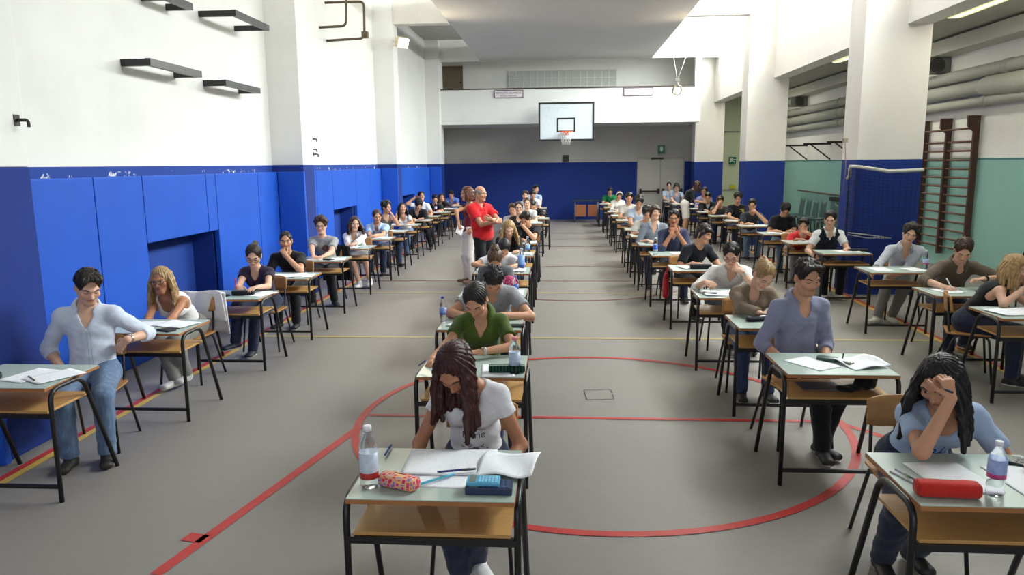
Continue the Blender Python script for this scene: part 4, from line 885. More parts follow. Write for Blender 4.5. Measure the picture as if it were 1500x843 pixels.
for k in range(2):
    for j in range(14): z = .4 + j * .165 + (.06 if j == 13 else 0); bm = bmesh.new(); off = -.19 if j == 13 else -.09; tube(bm, [(off, yw[k] - yw[0], z), (off, yw[k + 1] - yw[0], z)], .019, 8); obj('bar', bm, WOODM, t)
bm = bmesh.new(); y0, y1 = 16.9, 24.; tube(bm, [(XW - .1, y0, 1.12), (XW - .1, y1, 1.16)], .025, 8); [tube(bm, [(XW - .002, y, 1.13), (XW - .1, y, 1.13)], .016, 6) for y in (18., 20., 22.)]; tag(obj('ballet_barre', bm, plain('brown rail', rgb(96, 80, 66))), 'brown rail along the teal wall behind the grey chairs', 'rail')
bm = bmesh.new(); box(bm, (XW - .12, 19.4, .2), (XW, 21.0, 1.02), 0, bev=.01); nb = obj('notice_board', bm, plain('dull teal board', rgb(86, 122, 116), .4)); tag(nb, 'dull teal panel with dark top edge behind the chairs', 'panel'); bm = bmesh.new(); box(bm, (XW - .15, 19.35, .98), (XW, 21.05, 1.08)); obj('top_rail', bm, plain('dark rail', rgb(40, 44, 42)), nb)
SHELL = plain('grey teal plastic', rgb(74, 100, 100), .45)
def solid(bm, th):
    bm.normal_update(); bmesh.ops.solidify(bm, geom=bm.faces[:], thickness=th)
st = thing('shell_chair', '', 'chair', (0, 0, 0), 0, 'grey shell chairs along the aisle wall')
bm = bmesh.new()
def sheet(bm, fn, nu, nv, th=0.):
    g = [[bm.verts.new(Vector(fn(i / nu, j / nv))) for j in range(nv + 1)] for i in range(nu + 1)]
    for i in range(nu):
        for j in range(nv): bm.faces.new((g[i][j], g[i + 1][j], g[i + 1][j + 1], g[i][j + 1])).smooth = True
def shell(u, v):
    x = (u - .5) * .44 * (1 - .25 * max(0, v - .55)); c = (2 * u - 1) ** 2 * .05
    return (x, -.2 + .42 * min(v / .5, 1) + .10 * max(0, v - .5), .44 + c - .02 * math.sin(min(v / .5, 1) * PI) + (.46 * (v - .5) / .5 if v > .5 else 0))
sheet(bm, shell, 8, 14); solid(bm, .012); obj('seat_shell', bm, SHELL, st, True)
for x in (-.16, .16):
    for y in (-.16, .18): bm = bmesh.new(); tube(bm, [(x, y, .45), (x * 1.15, y * 1.2, 0)], .011, 6); obj('leg', bm, IRON, st)
LB = ('farthest grey shell chair on the aisle', 'second farthest grey shell chair on the aisle', 'third farthest grey shell chair on the aisle', 'fourth grey shell chair from the far pillar', 'grey shell chair before the dull teal panel', 'grey shell chair second nearest the front pillar', 'grey shell chair nearest the front pillar')
for i, lb in enumerate(LB):
    xy = (XW - .45, 23.2 - i * .62 - (.4 if i > 3 else 0))
    if i == 0: st.location = (*xy, 0); st.rotation_euler = (0, 0, -PI / 2); st['label'] = lb
    else: copy_tree(st, (*xy, 0), -PI / 2, lb)
# volleyball net slung on the front right pillar
t = thing('volleyball_net', 'dark volleyball net with white tape slung on the front right pillar', 'net', (XRP, YP[0] - .04, 0)); NX, NZ = 24, 36
top = [V((4.165, 11.75, 1.788)), V((4.25, 11.6, 1.973)), V((4.458, 11.65, 1.96)), V((4.827, 11.62, 1.897)), V((5.337, 11.66, 1.912))]; o_ = V(XRP, YP[0] - .04, 0); top[0][1] = 11.9; top[0][0] = XRP - .08; top = [p - o_ for p in top]
def along(u):
    f = u * (len(top) - 1); i = min(int(f), len(top) - 2); return lerp(top[i], top[i + 1], f - i)
def npt(u, v):
    p = along(u); return p * V(1, 1, 1 - v) + V(0, 0, .12 * v) + V(0, -.04 - .05 * math.sin(u * 9 + 2 * v) - .03 * math.sin(u * 23), 0)
bm = bmesh.new()
for i in range(NX + 1): tube(bm, [npt(i / NX, j / 10) for j in range(11)], .0028, 3, caps=False)
for j in range(NZ + 1): tube(bm, [npt(i / 14, j / NZ) for i in range(15)], .0028, 3, caps=False)
obj('netting', bm, plain('black net cord', rgb(16, 18, 34), .8), t)
bm = bmesh.new(); pp = [npt(i / 16, 0) + V(0, -.006, 0) for i in range(17)]; tube(bm, pp, .026, 8); obj('top_tape', bm, plain('grubby white tape', rgb(188, 186, 178), .8), t)
bm = bmesh.new(); a = V((4.212, 11.7, 2.357)) - o_; tube(bm, [a, npt(0.03, 0) + V(-.05, 0, .15), npt(0, 0) + V(-.06, 0, -.25)], .006, 6); box(bm, a - .03, a + .03, 0); obj('tie_rope', bm, plain('old rope', rgb(150, 140, 124), .9), t)
bm = bmesh.new(); a, b, c = V((4.31, 11.62, 0.978)) - o_, V((4.594, 11.62, 0.946)) - o_, V((4.949, 11.62, 0.893)) - o_; tube(bm, [a, b, c], .008, 6); tube(bm, [a - V(0, 0, .03), b - V(0, 0, .05), c], .006, 6); obj('loose_cord', bm, plain('grubby white tape', rgb(188, 186, 178), .8), t)
# ------------------------------------------------------------------ school furniture
def greentop():
    t = NT('grey green laminate'); n = t.noise(t.coord(), 6., 4.); c = rgb(170, 186, 177); return t.fin(t.mix(n, tint(c, .93), tint(c, 1.06)), .32, .4)
def ply(name, c):
    t = NT(name); w = t.noise(t.coord('Object', (1.2, 14, 14)), 5., 4., .6); return t.fin(t.mix(w, tint(c, .78), tint(c, 1.15)), .45, .35)
TOPM, EDGE, SHELFM, CHW = greentop(), ply('orange beech edge', rgb(168, 112, 66)), ply('pale beech ply', rgb(196, 152, 92)), ply('chair beech ply', rgb(176, 126, 74))
dk = thing('school_desk', '', 'desk'); W, D, ZT = .68, .54, .745
bm = bmesh.new(); box(bm, (-W / 2, 0, ZT - .022), (W / 2, D, ZT - .004), 1); box(bm, (-W / 2 + .002, .002, ZT - .004), (W / 2 - .002, D - .002, ZT), 0); obj('tabletop', bm, [TOPM, EDGE], dk)
bm = bmesh.new(); box(bm, (-W / 2 + .02, .03, .575), (W / 2 - .02, .44, .59), 0); obj('shelf', bm, SHELFM, dk)
for s in (-1, 1):
    bm = bmesh.new(); x = s * (W / 2 + .008); tube(bm, bend([(x, .03, 0), (x, .03, .722), (x, .34, .722), (x + s * .01, .60, 0)], .085), .0145, 10); obj('side_frame', bm, BLACK, dk)
bm = bmesh.new(); box(bm, (-W / 2 - .005, .015, .545), (W / 2 + .005, .042, .574)); obj('crossbar', bm, BLACK, dk)
bm = bmesh.new(); box(bm, (-W / 2 - .005, .02, .09), (W / 2 + .005, .04, .112)); obj('stretcher', bm, BLACK, dk)
ch = thing('school_chair', '', 'chair')
bm = bmesh.new(); prism(bm, rrect(.39, .39, .06), 0, .012); bmesh.ops.translate(bm, vec=(0, 0, .443), verts=bm.verts[:]); obj('seat', bm, CHW, ch)
bm = bmesh.new(); sheet(bm, lambda u, v: ((u - .5) * .38, .2 + .02 * v - .045 * (2 * u - 1) ** 2, .64 + .17 * v - .02 * (2 * u - 1) ** 4 * (2 * v - 1)), 12, 4); solid(bm, .011); obj('backrest', bm, CHW, ch, True)
for s in (-1, 1):
    bm = bmesh.new(); tube(bm, bend([(s * .205, -.20, 0), (s * .175, -.15, .432), (s * .175, .12, .432), (s * .205, .27, 0)], .05), .011, 8); obj('side_frame', bm, BLACK, ch)
    bm = bmesh.new(); tube(bm, bend([(s * .16, .02, .432), (s * .16, .17, .432), (s * .16, .205, .79)], .06), .010, 8); obj('back_upright', bm, BLACK, ch)
bm = bmesh.new(); tube(bm, [(-.176, -.1, .428), (.176, -.1, .428)], .009, 6); tube(bm, [(-.176, .1, .428), (.176, .1, .428)], .009, 6); obj('crossbar', bm, BLACK, ch)
first = {'d': 1, 'c': 1}
def put_desk(x, y, who, rz=0.):
    lb = ('green-topped desk of ' if not who.startswith('empty') else '') + who
    if first.pop('d', 0): dk.location = (x, y, 0); dk.rotation_euler = (0, 0, rz); dk['label'] = lb; dk['group'] = 'school desks'; return dk
    return copy_tree(dk, (x, y, 0), rz, lb)
def put_chair(x, y, who, rz=0.):
    lb = ('beech chair under ' if not who.startswith('empty') else '') + who
    if first.pop('c', 0): ch.location = (x, y, 0); ch.rotation_euler = (0, 0, rz); ch['label'] = lb; ch['group'] = 'school chairs'; return ch
    return copy_tree(ch, (x, y, 0), rz, lb)
# ------------------------------------------------------------------ things on the desks
def paperm():
    t = NT('white exam paper'); co = t.coord(); x = t.n('ShaderNodeSeparateXYZ'); t.put(x.inputs[0], co)
    ln = t.sstep(t.math('SINE', t.math('MULTIPLY', x.outputs[1], 2 * PI / .011)), .75, .95); nz = t.sstep(t.noise(t.coord('Object', (1, .2, 1)), 110., 2.), .5, .62); bl = t.sstep(t.noise(co, 9., 2.), .42, .56)
    return t.fin(t.mix(t.math('MULTIPLY', t.math('MULTIPLY', ln, nz), t.math('MULTIPLY', bl, .45)), rgb(236, 238, 242), rgb(110, 112, 130)), .7, .2)
PAPER = paperm()
def paper(x, y, rz, lb, w=.21, h=.297, curl=0., z=.745, fold=0., seed=0, group=None, n=1):
    rnd = random.Random(seed); bm = bmesh.new()
    def f(u, v):
        px, py = (u - .5) * w * (2 if fold else 1), (v - .5) * h; q = .0025 + .001 * n
        if curl: q += curl * max(0, u - .55) ** 2 * (1 + .4 * math.sin(v * 5)) + curl * .12 * math.sin(u * 7 + seed) * math.sin(v * 5 + 1) + curl * .12
        if fold: q += .006 * abs(math.sin((u - .5) * PI)) ** .5 * (1 if abs(u - .5) > .02 else 0)
        return (px, py, q)
    sheet(bm, f, 16, 10); solid(bm, .0012 * n); o = obj('exam_paper', bm, PAPER, None, True); o.location = (x, y, z); o.rotation_euler = (0, 0, rz)
    return tag(o, lb, 'paper', group)
def clear(name, c, rough=.03):
    t = NT(name); b = t.b; b.inputs['Transmission Weight'].default_value = 1.; b.inputs['Roughness'].default_value = rough; b.inputs['IOR'].default_value = 1.18; b.inputs['Base Color'].default_value = c; return t.m
PET = clear('clear bottle plastic', (.93, .96, 1, 1))
def bottle(x, y, z, lb, h=.24, r=.033, cap=rgb(225, 225, 232), label=(rgb(170, 190, 225), rgb(205, 90, 130)), lz=(.30, .56)):
    t = thing('water_bottle', lb, 'bottle', (x, y, z)); k = h / .24
    prof = [(.001, 0), (r * .8, 0), (r, .012 * k)] + [(r * (1 - .05 * (i % 2)), (.02 + .0155 * i) * k) for i in range(9)] + [(r, .165 * k), (r * .86, .18 * k), (r * .5, .207 * k), (r * .38, .215 * k), (r * .38, .224 * k)]
    bm = bmesh.new(); lathe(bm, prof, 24); obj('bottle_body', bm, PET, t)
    bm = bmesh.new(); lathe(bm, [(.001, .219 * k), (r * .46, .219 * k), (r * .46, .238 * k), (r * .38, h), (.001, h)], 18); obj('cap', bm, plain('bottle cap', cap, .4), t)
    if label:
        bm = bmesh.new(); z0, z1 = lz[0] * h, lz[1] * h; m = z0 + .25 * (z1 - z0); lathe(bm, [(r + .0008, z0), (r + .0012, z0), (r + .0012, m), (r + .0012, z1), (r + .0008, z1)], 24, 0, None, [1, 1, 0, 0])
        obj('bottle_label', bm, [plain('bottle label', label[0], .35, .4, 0., .35, 45.), plain('label band', label[1], .35)], t)
    return t
def pen(p, q, lb, col, r=.0042, cap=None):
    p, q = V(p), V(q); d = nrm(q - p); bm = bmesh.new(); tube(bm, [p, p + d * .012, q - d * .004, q], [.0012, r, r, r * .8], 8); tube(bm, [lerp(p, q, .62), lerp(p, q, .97)], r * 1.18, 8, mi=1); o = obj('pen', bm, [plain('pen barrel', col, .35), plain('pen cap', cap or col, .35)]); return tag(o, lb, 'pen')
def calculator(x, y, rz, lb, col, w=.078, h=.15, z=.745, keyc=rgb(60, 60, 64), th=.016):
    t = thing('calculator', lb, 'calculator', (x, y, z), rz); bm = bmesh.new(); box(bm, (-w / 2, -h / 2, .001), (w / 2, h / 2, th), 0, bev=.004); obj('case', bm, plain('calculator case', col, .4), t)
    bm = bmesh.new(); box(bm, (-w * .4, h * .22, th), (w * .4, h * .42, th + .0015)); obj('display', bm, plain('lcd', rgb(122, 134, 118), .2), t); bm = bmesh.new()
    for i in range(5):
        for j in range(6): a, b = -w * .4 + i * w * .165, -h * .43 + j * h * .1; box(bm, (a, b, th), (a + w * .125, b + h * .07, th + .003))
    obj('keypad', bm, plain('keys', keyc, .4), t); return t
def pencil_case(x, y, rz, lb, mats, L=.21, r=.036, flat=.8, z=.745):
    t = thing('pencil_case', lb, 'pencil case', (x, y, z), rz); bm = bmesh.new(); rings = []; n = 14
    for i, (u, k) in enumerate(((-.5, .0), (-.5, .82), (-.46, .96), (-.25, 1.), (0, .97), (.25, 1.), (.46, .96), (.5, .8), (.5, 0.))):
        rings.append([bm.verts.new((u * L, k * r * math.copysign(abs(math.cos(a)) ** .6, math.cos(a)), r * flat * (1 + k * math.copysign(abs(math.sin(a)) ** .6, math.sin(a))) + .001)) for a in np.linspace(0, 2 * PI, n, False)])
    for a, b in zip(rings, rings[1:]):
        for k in range(n): bm.faces.new((a[k], a[(k + 1) % n], b[(k + 1) % n], b[k])).smooth = True
    bmesh.ops.remove_doubles(bm, verts=bm.verts[:], dist=1e-5); obj('pouch', bm, mats, t)
    bm = bmesh.new(); tube(bm, [(-.48 * L, r * .35, r * flat * 2 - .004), (0, r * .35, r * flat * 2 - .001), (.48 * L, r * .35, r * flat * 2 - .004)], .003, 6); obj('zip', bm, BLACK, t); return t
def floral():
    t = NT('pink patterned canvas'); v = t.n('ShaderNodeTexVoronoi'); t.put(v.inputs['Vector'], t.coord()); v.inputs['Scale'].default_value = 48.; v.feature = 'F1'
    col = t.ramp(v.outputs[0], [(0., rgb(220, 40, 90)), (.28, rgb(214, 60, 110)), (.42, rgb(240, 200, 110)), (.6, rgb(150, 120, 190)), (1., rgb(196, 50, 60))]); v.distance = 'CHEBYCHEV'; return t.fin(col, .8, .2)
def plaid():
    t = NT('green plaid canvas'); x = t.n('ShaderNodeSeparateXYZ'); t.put(x.inputs[0], t.coord()); a = t.sstep(t.math('SINE', t.math('MULTIPLY', x.outputs[0], 300.)), .3, .6); b = t.sstep(t.math('SINE', t.math('MULTIPLY', x.outputs[1], 300.)), .4, .7)
    return t.fin(t.mix(b, t.mix(a, rgb(40, 84, 66), rgb(20, 30, 30)), rgb(170, 180, 170)), .8, .2)
def backpack(x, y, z, rz, lb, col, h=.46):
    t = thing('backpack', lb, 'backpack', (x, y, z), rz); g = Grid(V(-.25, -.2, -.03), V(.25, .2, h + .06), .012); g.ecap((0, 0, .12), (0, .01, h - .14), V(1, 0, 0), .16, .13, .10, .08, .05); g.ecap((0, -.09, .1), (0, -.08, h * .45), V(1, 0, 0), .11, .10, .05, .04, .03); g.plane((0, 0, .002), (0, 0, -1)); g.wrinkle(.006, 30., 1.); me, P = g.mesh('sack'); m = cloth('backpack nylon', col); link_mesh('sack', me, m, t)
    bm = bmesh.new(); tube(bm, bend([(-.03, .05, h - .04), (-.03, .05, h + .045), (.03, .05, h + .045), (.03, .05, h - .04)], .03), .008, 6); obj('handle', bm, m, t)
    for s in (-1, 1): bm = bmesh.new(); tube(bm, bend([(s * .06, .08, h - .1), (s * .1, .15, h * .6), (s * .13, .09, .08)], .08), .014, 6); obj('strap', bm, m, t)
    bm = bmesh.new(); tube(bm, [(.14 * math.cos(a), -.03 - .06 * math.sin(a), h * .74 - .1 * (1 - math.sin(a))) for a in np.linspace(.2, PI - .2, 12)], .004, 5); obj('zip', bm, plain('zip grey', rgb(110, 110, 112), .4), t); return t
spare = (6.05, 10.1); put_chair(*spare, 'the black backpack by the teal wall'); backpack(6.05, 10.08, .456, .3, 'black backpack standing on a spare chair by the teal wall', rgb(22, 22, 25), .36)
# ------------------------------------------------------------------ the exam: who sits where
JEANS, DJEANS, BLK, GRYT = ('trousers', rgb(52, 66, 98), 'denim'), ('trousers', rgb(36, 42, 62), 'denim'), ('trousers', rgb(26, 26, 30)), ('trousers', rgb(128, 126, 122))
LIGHTJ = ('trousers', rgb(92, 112, 140), 'denim')
def g(c, sleeve='short', neck='crew', n='shirt', **k): return dict(n=n, c=c, sleeve=sleeve, neck=neck, **k)
def seat(key, lb, who, desk, head, face, A=None, B=None, rot=0., chair=1, chair_rz=None, desk_rz=0., sheets=1, **k):
    def fix(sp, side):
        sp = dict(sp or dict(k=(.13 * side, .36, .035)))
        if 'k' in sp: u, v, z = sp.pop('k'); sp['w'] = (lerp(desk[0], head[0], .6) + u, desk[1] + v, .745 + z)
        if 'ek' in sp: u, v, z = sp.pop('ek'); sp['e'] = (desk[0] + u, desk[1] + v, .745 + z)
        if 'h' in sp: d = sp.pop('h'); sp['w'] = tuple(V(*head) + V(*d))
        return sp
    face = (face[0] + math.degrees(math.atan2(-head[0], head[1])), face[1], face[2])
    o = person(key, lb, head, face, rot, A=fix(A, -1), B=fix(B, 1), **k)
    P0 = PEOPLE[key]['P0']; o['group'] = 'students sitting the exam'
    if desk_rz is not None: put_desk(desk[0], desk[1], who, desk_rz)
    if chair: put_chair(P0[0], max(P0[1] - .03, desk[1] + .5), who, math.radians(rot) * .6 if chair_rz is None else chair_rz)
    rnd = random.Random(key); ws = who if len(who.split()) < 10 else ' '.join(who.split()[:9])
    if sheets == 1 and rnd.random() < .5: sheets = 2
    for i in range(sheets):
        paper(desk[0] + rnd.uniform(-.1, .1) + (.16 * i if i else -.03), desk[1] + .24 + rnd.uniform(-.03, .05), rnd.uniform(-.25, .25), ('open white exam sheet before ' if i == 0 else 'loose second sheet before ') + ws, curl=.02 * rnd.random(), fold=i == 0 and rnd.random() < .4, seed=i + len(key), z=.745 + .0025 * i)
    return o
FACEH = dict(m='face')
# ---- left row, along the padded wall
seat('L1', 'young man in pale blue open shirt checking the watch on his bent arm', 'the young man checking his watch', (-3.47, 4.13), (-3.407, 5.05, 1.213), (12, 26, 4), rot=22, tier=0, hair=('quiff', ('dark', rgb(30, 22, 18), rgb(52, 40, 32))), eye=0, skin='c', sheets=0,
    garments=[g(rgb(204, 213, 230), 'roll', 'open', collar=1, depth=.19, hem=-.16)], lower=LIGHTJ, A=dict(w=(-3.591, 4.95, 0.612), m='lap'), B=dict(e=(-3.2, 5.42, 0.782), w=(-3.194, 4.98, 0.824), d=(-.75, -.1, -.75), n=(-.3, .6, -.5), curl=.5), watch=1, stubble=.12, shoes=rgb(44, 40, 38), opt=dict(sole=rgb(50, 46, 44)))
seat('L2', 'long haired blonde girl with black glasses in white tank top looking aside', 'the blonde girl in the white tank top', (-3.41, 5.61), (-3.669, 6.48, 1.038), (-24, 6, -5), rot=-4, fem=1, tier=0, skin='b', hair=('long', BLOND), glasses=rgb(20, 20, 22), opt=dict(hairlen=.33, hairarc=(78, 180), hairflare=.05), sheets=0,
    garments=[g(rgb(232, 230, 228), 'none', 'tank', n='tank_top')], lower=GRYT, A=dict(k=(-.10, .50, -.09), m='lap'), B=dict(k=(.05, .46, -.09), m='desk'), shoes=rgb(180, 178, 174), legs={-1: dict(a=(.1, .34, .10)), 1: dict(a=(-.02, .22, .12))})
seat('L3', 'girl with ponytail and glasses in dark purple T-shirt writing with a red pen', 'the ponytailed girl in purple', (-3.38, 7.12), (-3.361, 7.82, 1.099), (-10, 27, 3), fem=1, tier=0, skin='c', hair=('pony', ('dark', rgb(34, 24, 20), rgb(58, 42, 34))), glasses=rgb(40, 36, 36), eye=0, sheets=0,
    garments=[g(rgb(48, 38, 62), 'cap', 'v', depth=.09)], lower=DJEANS, A=dict(w=(-3.41, 7.48, 0.809), m='pen'), B=dict(w=(-3.189, 7.46, 0.813)), shoes=rgb(40, 42, 52), legs={-1: dict(a=(-.12, .42, .16), turn=-25), 1: dict(a=(-.12, .38, .075))})
seat('L4', 'close cropped boy in black T-shirt with a fist against his mouth', 'the boy with his fist at his mouth', (-3.35, 8.46), (-3.53, 9.22, 1.118), (-4, 6, 0), tier=1, skin='a', hair=('buzz', DARK), stubble=.35,
    garments=[g(rgb(24, 24, 27))], lower=BLK, A=dict(k=(-.22, .5, .02)), B=dict(e=(-3.282, 9.0, 0.755), h=(.045, -.15, -.17), m='fist', d=(-.55, .25, .75), n=(-.4, .8, 0), curl=1.1), sheets=2)
seat('L5', 'curly haired boy with glasses in grey T-shirt with a chest print', 'the curly boy in grey', (-3.42, 10.05), (-3.582, 10.78, 1.181), (-10, 6, 0), tier=1, skin='c', hair=('curly', BROWN), glasses=rgb(30, 26, 26),
    garments=[g(rgb(158, 158, 158))], lower=BLK, A=dict(k=(-.06, .30, .035)), B=dict(k=(.10, .30, .035)), sheets=2, legs={1: dict(a=(.1, .30, .08), turn=30)})
seat('L6', 'smiling brown haired girl in white cardigan and grey skirt', 'the smiling girl in the white cardigan', (-3.45, 11.6), (-3.517, 12.34, 1.086), (10, 6, 6), fem=1, tier=1, skin='c', hair=('long', BROWN), opt=dict(hairlen=.22, hairflare=.09),
    garments=[g(rgb(206, 186, 170), 'none', 'scoop', n='top'), g(rgb(222, 220, 220), 'long', 'open', n='cardigan', off=.018, depth=.26)], lower=('skirt', rgb(120, 118, 116)), A=dict(k=(-.03, .34, .035)), B=dict(k=(.10, .30, .06)), shoes=rgb(226, 224, 222), legs={-1: dict(a=(.16, .36, .075)), 1: dict(a=(.16, .30, .10))})
seat('L7', 'short haired young man in light blue shirt leaning on folded forearms, left row', 'the young man in light blue behind the girl in the cardigan', (-3.45, 13.05), (-3.49, 13.75, 1.113), (10, 14, 0), tier=1, hair=('crew', BROWN), stubble=.2,
    garments=[g(rgb(166, 190, 216), 'short', 'polo', collar=1)], lower=DJEANS, A=dict(k=(-.02, .34, .035)), B=dict(k=(.04, .30, .05)))
seat('L8', 'curly dark haired girl turned sideways with a hand on her cheek', 'the girl turned sideways by the wall', (-3.5, 14.5), (-3.639, 15.15, 1.198), (48, 4, 0), rot=35, fem=1, tier=1, hair=('curly', DARK),
    garments=[g(rgb(96, 88, 84), 'none', 'tank', n='tank_top')], A=dict(k=(-.1, .36, .035)), B=dict(ek=(.2, .4, .06), h=(.10, -.05, -.11), m='face'))
seat('L9', 'dark haired girl in white T-shirt holding her hair back with one hand', 'the girl holding her hair back', (-3.55, 16.1), (-3.666, 16.8, 1.087), (12, -6, 0), fem=1, tier=1, hair=('long', DARK), opt=dict(hairlen=.32),
    garments=[g(rgb(228, 226, 226), 'cap', 'scoop')], lower=LIGHTJ, A=dict(e=(-3.783, 16.6, 0.73), h=(-.13, 0, -.06), m='face'), B=dict(k=(.2, .38, .035)))
seat('L10', 'boy in black jacket with bowed dark head in the left row', 'the bowed boy in the black jacket', (-3.5, 17.4), (-3.533, 18.0, 1.098), (22, 44, 0), tier=2, hair=('thick', DARK), eye=0, garments=[g(rgb(26, 27, 32), 'long', 'v')], lower=BLK, legs={1: dict(a=(.25, .3, .075))})
seat('L11', 'boy in white shirt leaning back with an arm behind his head', 'the boy with an arm behind his head', (-3.55, 18.8), (-3.763, 19.6, 1.228), (22, -12, 4), tier=1, hair=('short', DARK), garments=[g(rgb(226, 228, 232), 'short', 'open', collar=1)], lower=BLK, A=dict(e=(-4.132, 19.5, 1.037), h=(-.10, .07, .03), m='face'), B=dict(k=(.24, .4, .035)), legs={1: dict(a=(.3, .34, .075))})
seat('L12', 'dark haired boy in black top beside a bottle, far left row', 'the boy in black beside the bottle', (-3.52, 20.4), (-3.661, 21.1, 1.084), (10, 28, 0), tier=2, hair=('short', DARK), eye=0, garments=[g(rgb(30, 30, 34))], lower=BLK)
seat('L13', 'brown haired girl in grey sleeve propping her cheek, far left row', 'the girl propping her cheek far left', (-3.55, 22.), (-3.737, 22.7, 1.061), (14, 6, 6), fem=1, tier=2, hair=('long', BROWN), garments=[g(rgb(70, 66, 64), 'long')], B=dict(ek=(.2, .4, .06), h=(.09, -.04, -.11), m='face'))
seat('L14', 'last boy of the left row, in a bright blue shirt with bowed head', 'the last boy of the left row', (-3.55, 23.5), (-3.667, 24.2, 1.092), (-14, 34, 0), tier=2, hair=('short', DARK), eye=0, garments=[g(rgb(96, 122, 196), 'short', 'open', collar=1)])
# ---- centre row
seat('C1', 'auburn haired girl in printed white T-shirt bending over the front desk', 'the auburn girl at the front', (-.53, 2.74), (-0.51, 3.4, 1.102), (-24, 50, -8), rot=-6, fem=1, tier=0, skin='b', hair=('long', RED), eye=0, opt=dict(hairlen=.34, arcs={-1: (104, 180), 1: (62, 170)}, hairflare=.03), sheets=0,
    garments=[g(rgb(226, 226, 230), 'cap', 'scoop', wr=.005)], lower=DJEANS, A=dict(w=(-.70, 3.26, .60), m='lap', pole=(-.5, .2, -.8)), B=dict(w=(-.30, 3.30, .60), m='lap', pole=(.5, .2, -.8)), shoes=rgb(226, 226, 226), legs={-1: dict(a=(.06, .30, .075)), 1: dict(a=(-.05, .20, .11), turn=30)})
seat('C2', 'dark haired girl in green polo shirt writing, second in the middle row', 'the girl in the green polo', (-.585, 4.47), (-0.611, 5.08, 1.122), (-16, 44, -4), fem=1, tier=0, skin='a', hair=('tied', ('dark', rgb(26, 20, 20), rgb(52, 42, 40))), eye=0, sheets=0, opt=dict(watchcol=rgb(190, 188, 182)),
    garments=[g(rgb(72, 92, 34), 'short', 'open', collar=1, depth=.11, n='polo_shirt')], A=dict(e=(-0.805, 4.98, 0.827), w=(-0.881, 4.78, 0.773), m='pen'), B=dict(e=(-0.346, 5.0, 0.811), w=(-0.566, 4.88, 0.801), m='desk', d=(-1, -.15, 0)), watch=1, lower=JEANS)
seat('C3', 'boy in grey polo shirt with his dark head bowed low over crossed arms', 'the bowed boy in the grey polo', (-.68, 5.8), (-0.607, 6.36, 1.067), (6, 60, 0), tier=0, skin='a', hair=('short', DARK), eye=0, sheets=1,
    garments=[g(rgb(150, 152, 156), 'short', 'polo', collar=1, n='polo_shirt')], A=dict(e=(-1.004, 6.25, 0.773), w=(-0.777, 6.1, 0.782), m='desk'), B=dict(e=(-0.286, 6.3, 0.754), w=(-0.521, 6.14, 0.798), m='desk', d=(-1, -.1, 0)))
seat('C4', 'girl with a loose brown bun in grey jacket, face down over her paper', 'the girl with the bun', (-.72, 7.3), (-0.738, 7.92, 1.047), (0, 54, 0), fem=1, tier=1, hair=('bun', ('brown', rgb(70, 48, 34), rgb(124, 92, 64))), eye=0, garments=[g(rgb(92, 94, 98), 'long', 'v')])
seat('C5', 'black haired girl in white T-shirt lying low over her desk', 'the black haired girl lying low', (-.76, 8.92), (-0.778, 9.5, 0.986), (16, 52, 6), fem=1, tier=1, hair=('tied', DARK), eye=0, garments=[g(rgb(222, 222, 226), 'short')], A=dict(e=(-1.15, 9.4, 0.787), w=(-0.945, 9.2, 0.78)), B=dict(e=(-0.49, 9.35, 0.785), w=(-0.624, 9.15, 0.804)))
seat('C6', 'long haired blonde girl in black cardigan looking down in the middle row', 'the blonde girl in the black cardigan', (-.78, 10.6), (-0.832, 11.28, 1.088), (8, 30, 0), fem=1, tier=1, skin='c', hair=('long', BLOND), eye=0, opt=dict(hairlen=.34, hairarc=(78, 180), hairflare=.09), garments=[g(rgb(190, 190, 196), 'none', 'scoop', n='top'), g(rgb(28, 28, 30), 'long', 'open', n='cardigan', off=.018, depth=.2)])
seat('C7', 'boy in printed black T-shirt resting his bowed head on one hand', 'the boy resting his bowed head', (-.8, 12.3), (-0.659, 12.9, 1.113), (-25, 40, 0), tier=1, hair=('short', DARK), eye=0, garments=[g(rgb(28, 28, 30))], B=dict(e=(-0.512, 12.75, 0.795), h=(-.07, -.14, -.08), m='face'), A=dict(k=(.02, .3, .035)))
seat('C8', 'dark haired girl with glasses in black jacket looking straight ahead', 'the girl with glasses in the black jacket', (-.82, 13.75), (-0.872, 14.5, 1.214), (-2, 2, 0), fem=1, tier=1, skin='c', hair=('tied', DARK), glasses=rgb(24, 24, 26), garments=[g(rgb(30, 30, 34), 'long', 'v')])
seat('C9', 'student in grey peeping out behind the girl with glasses', 'the student behind the girl with glasses', (-.95, 15.1), (-1.081, 15.8, 1.103), (-8, 16, -8), tier=2, hair=('short', BROWN), garments=[g(rgb(168, 168, 172), 'short')])
seat('C10', 'short haired boy in pale T-shirt looking up from the middle row', 'the short haired boy looking up', (-.82, 16.5), (-0.847, 17.25, 1.155), (4, 2, 0), tier=1, skin='c', hair=('crew', BROWN), garments=[g(rgb(206, 204, 202))])
seat('C11', 'student in printed black T-shirt hunched behind the boy looking up', 'the hunched student in printed black', (-.70, 17.9), (-0.773, 18.5, 1.055), (-10, 48, -6), tier=2, hair=('short', DARK), eye=0, garments=[g(rgb(24, 24, 27))])
seat('C12', 'brown haired boy in pale collared shirt, far middle row', 'the brown haired boy far down the middle row', (-.9, 19.3), (-1.029, 20.05, 1.218), (0, 10, 0), tier=2, skin='c', hair=('short', BROWN), garments=[g(rgb(204, 208, 214), 'short', 'polo', collar=1)])
seat('C13', 'dark haired boy in white shirt with bowed head, far middle row', 'the bowed boy in white far down the middle row', (-.85, 20.7), (-0.884, 21.4, 1.189), (10, 35, 0), tier=2, hair=('short', DARK), eye=0, garments=[g(rgb(226, 226, 228))])
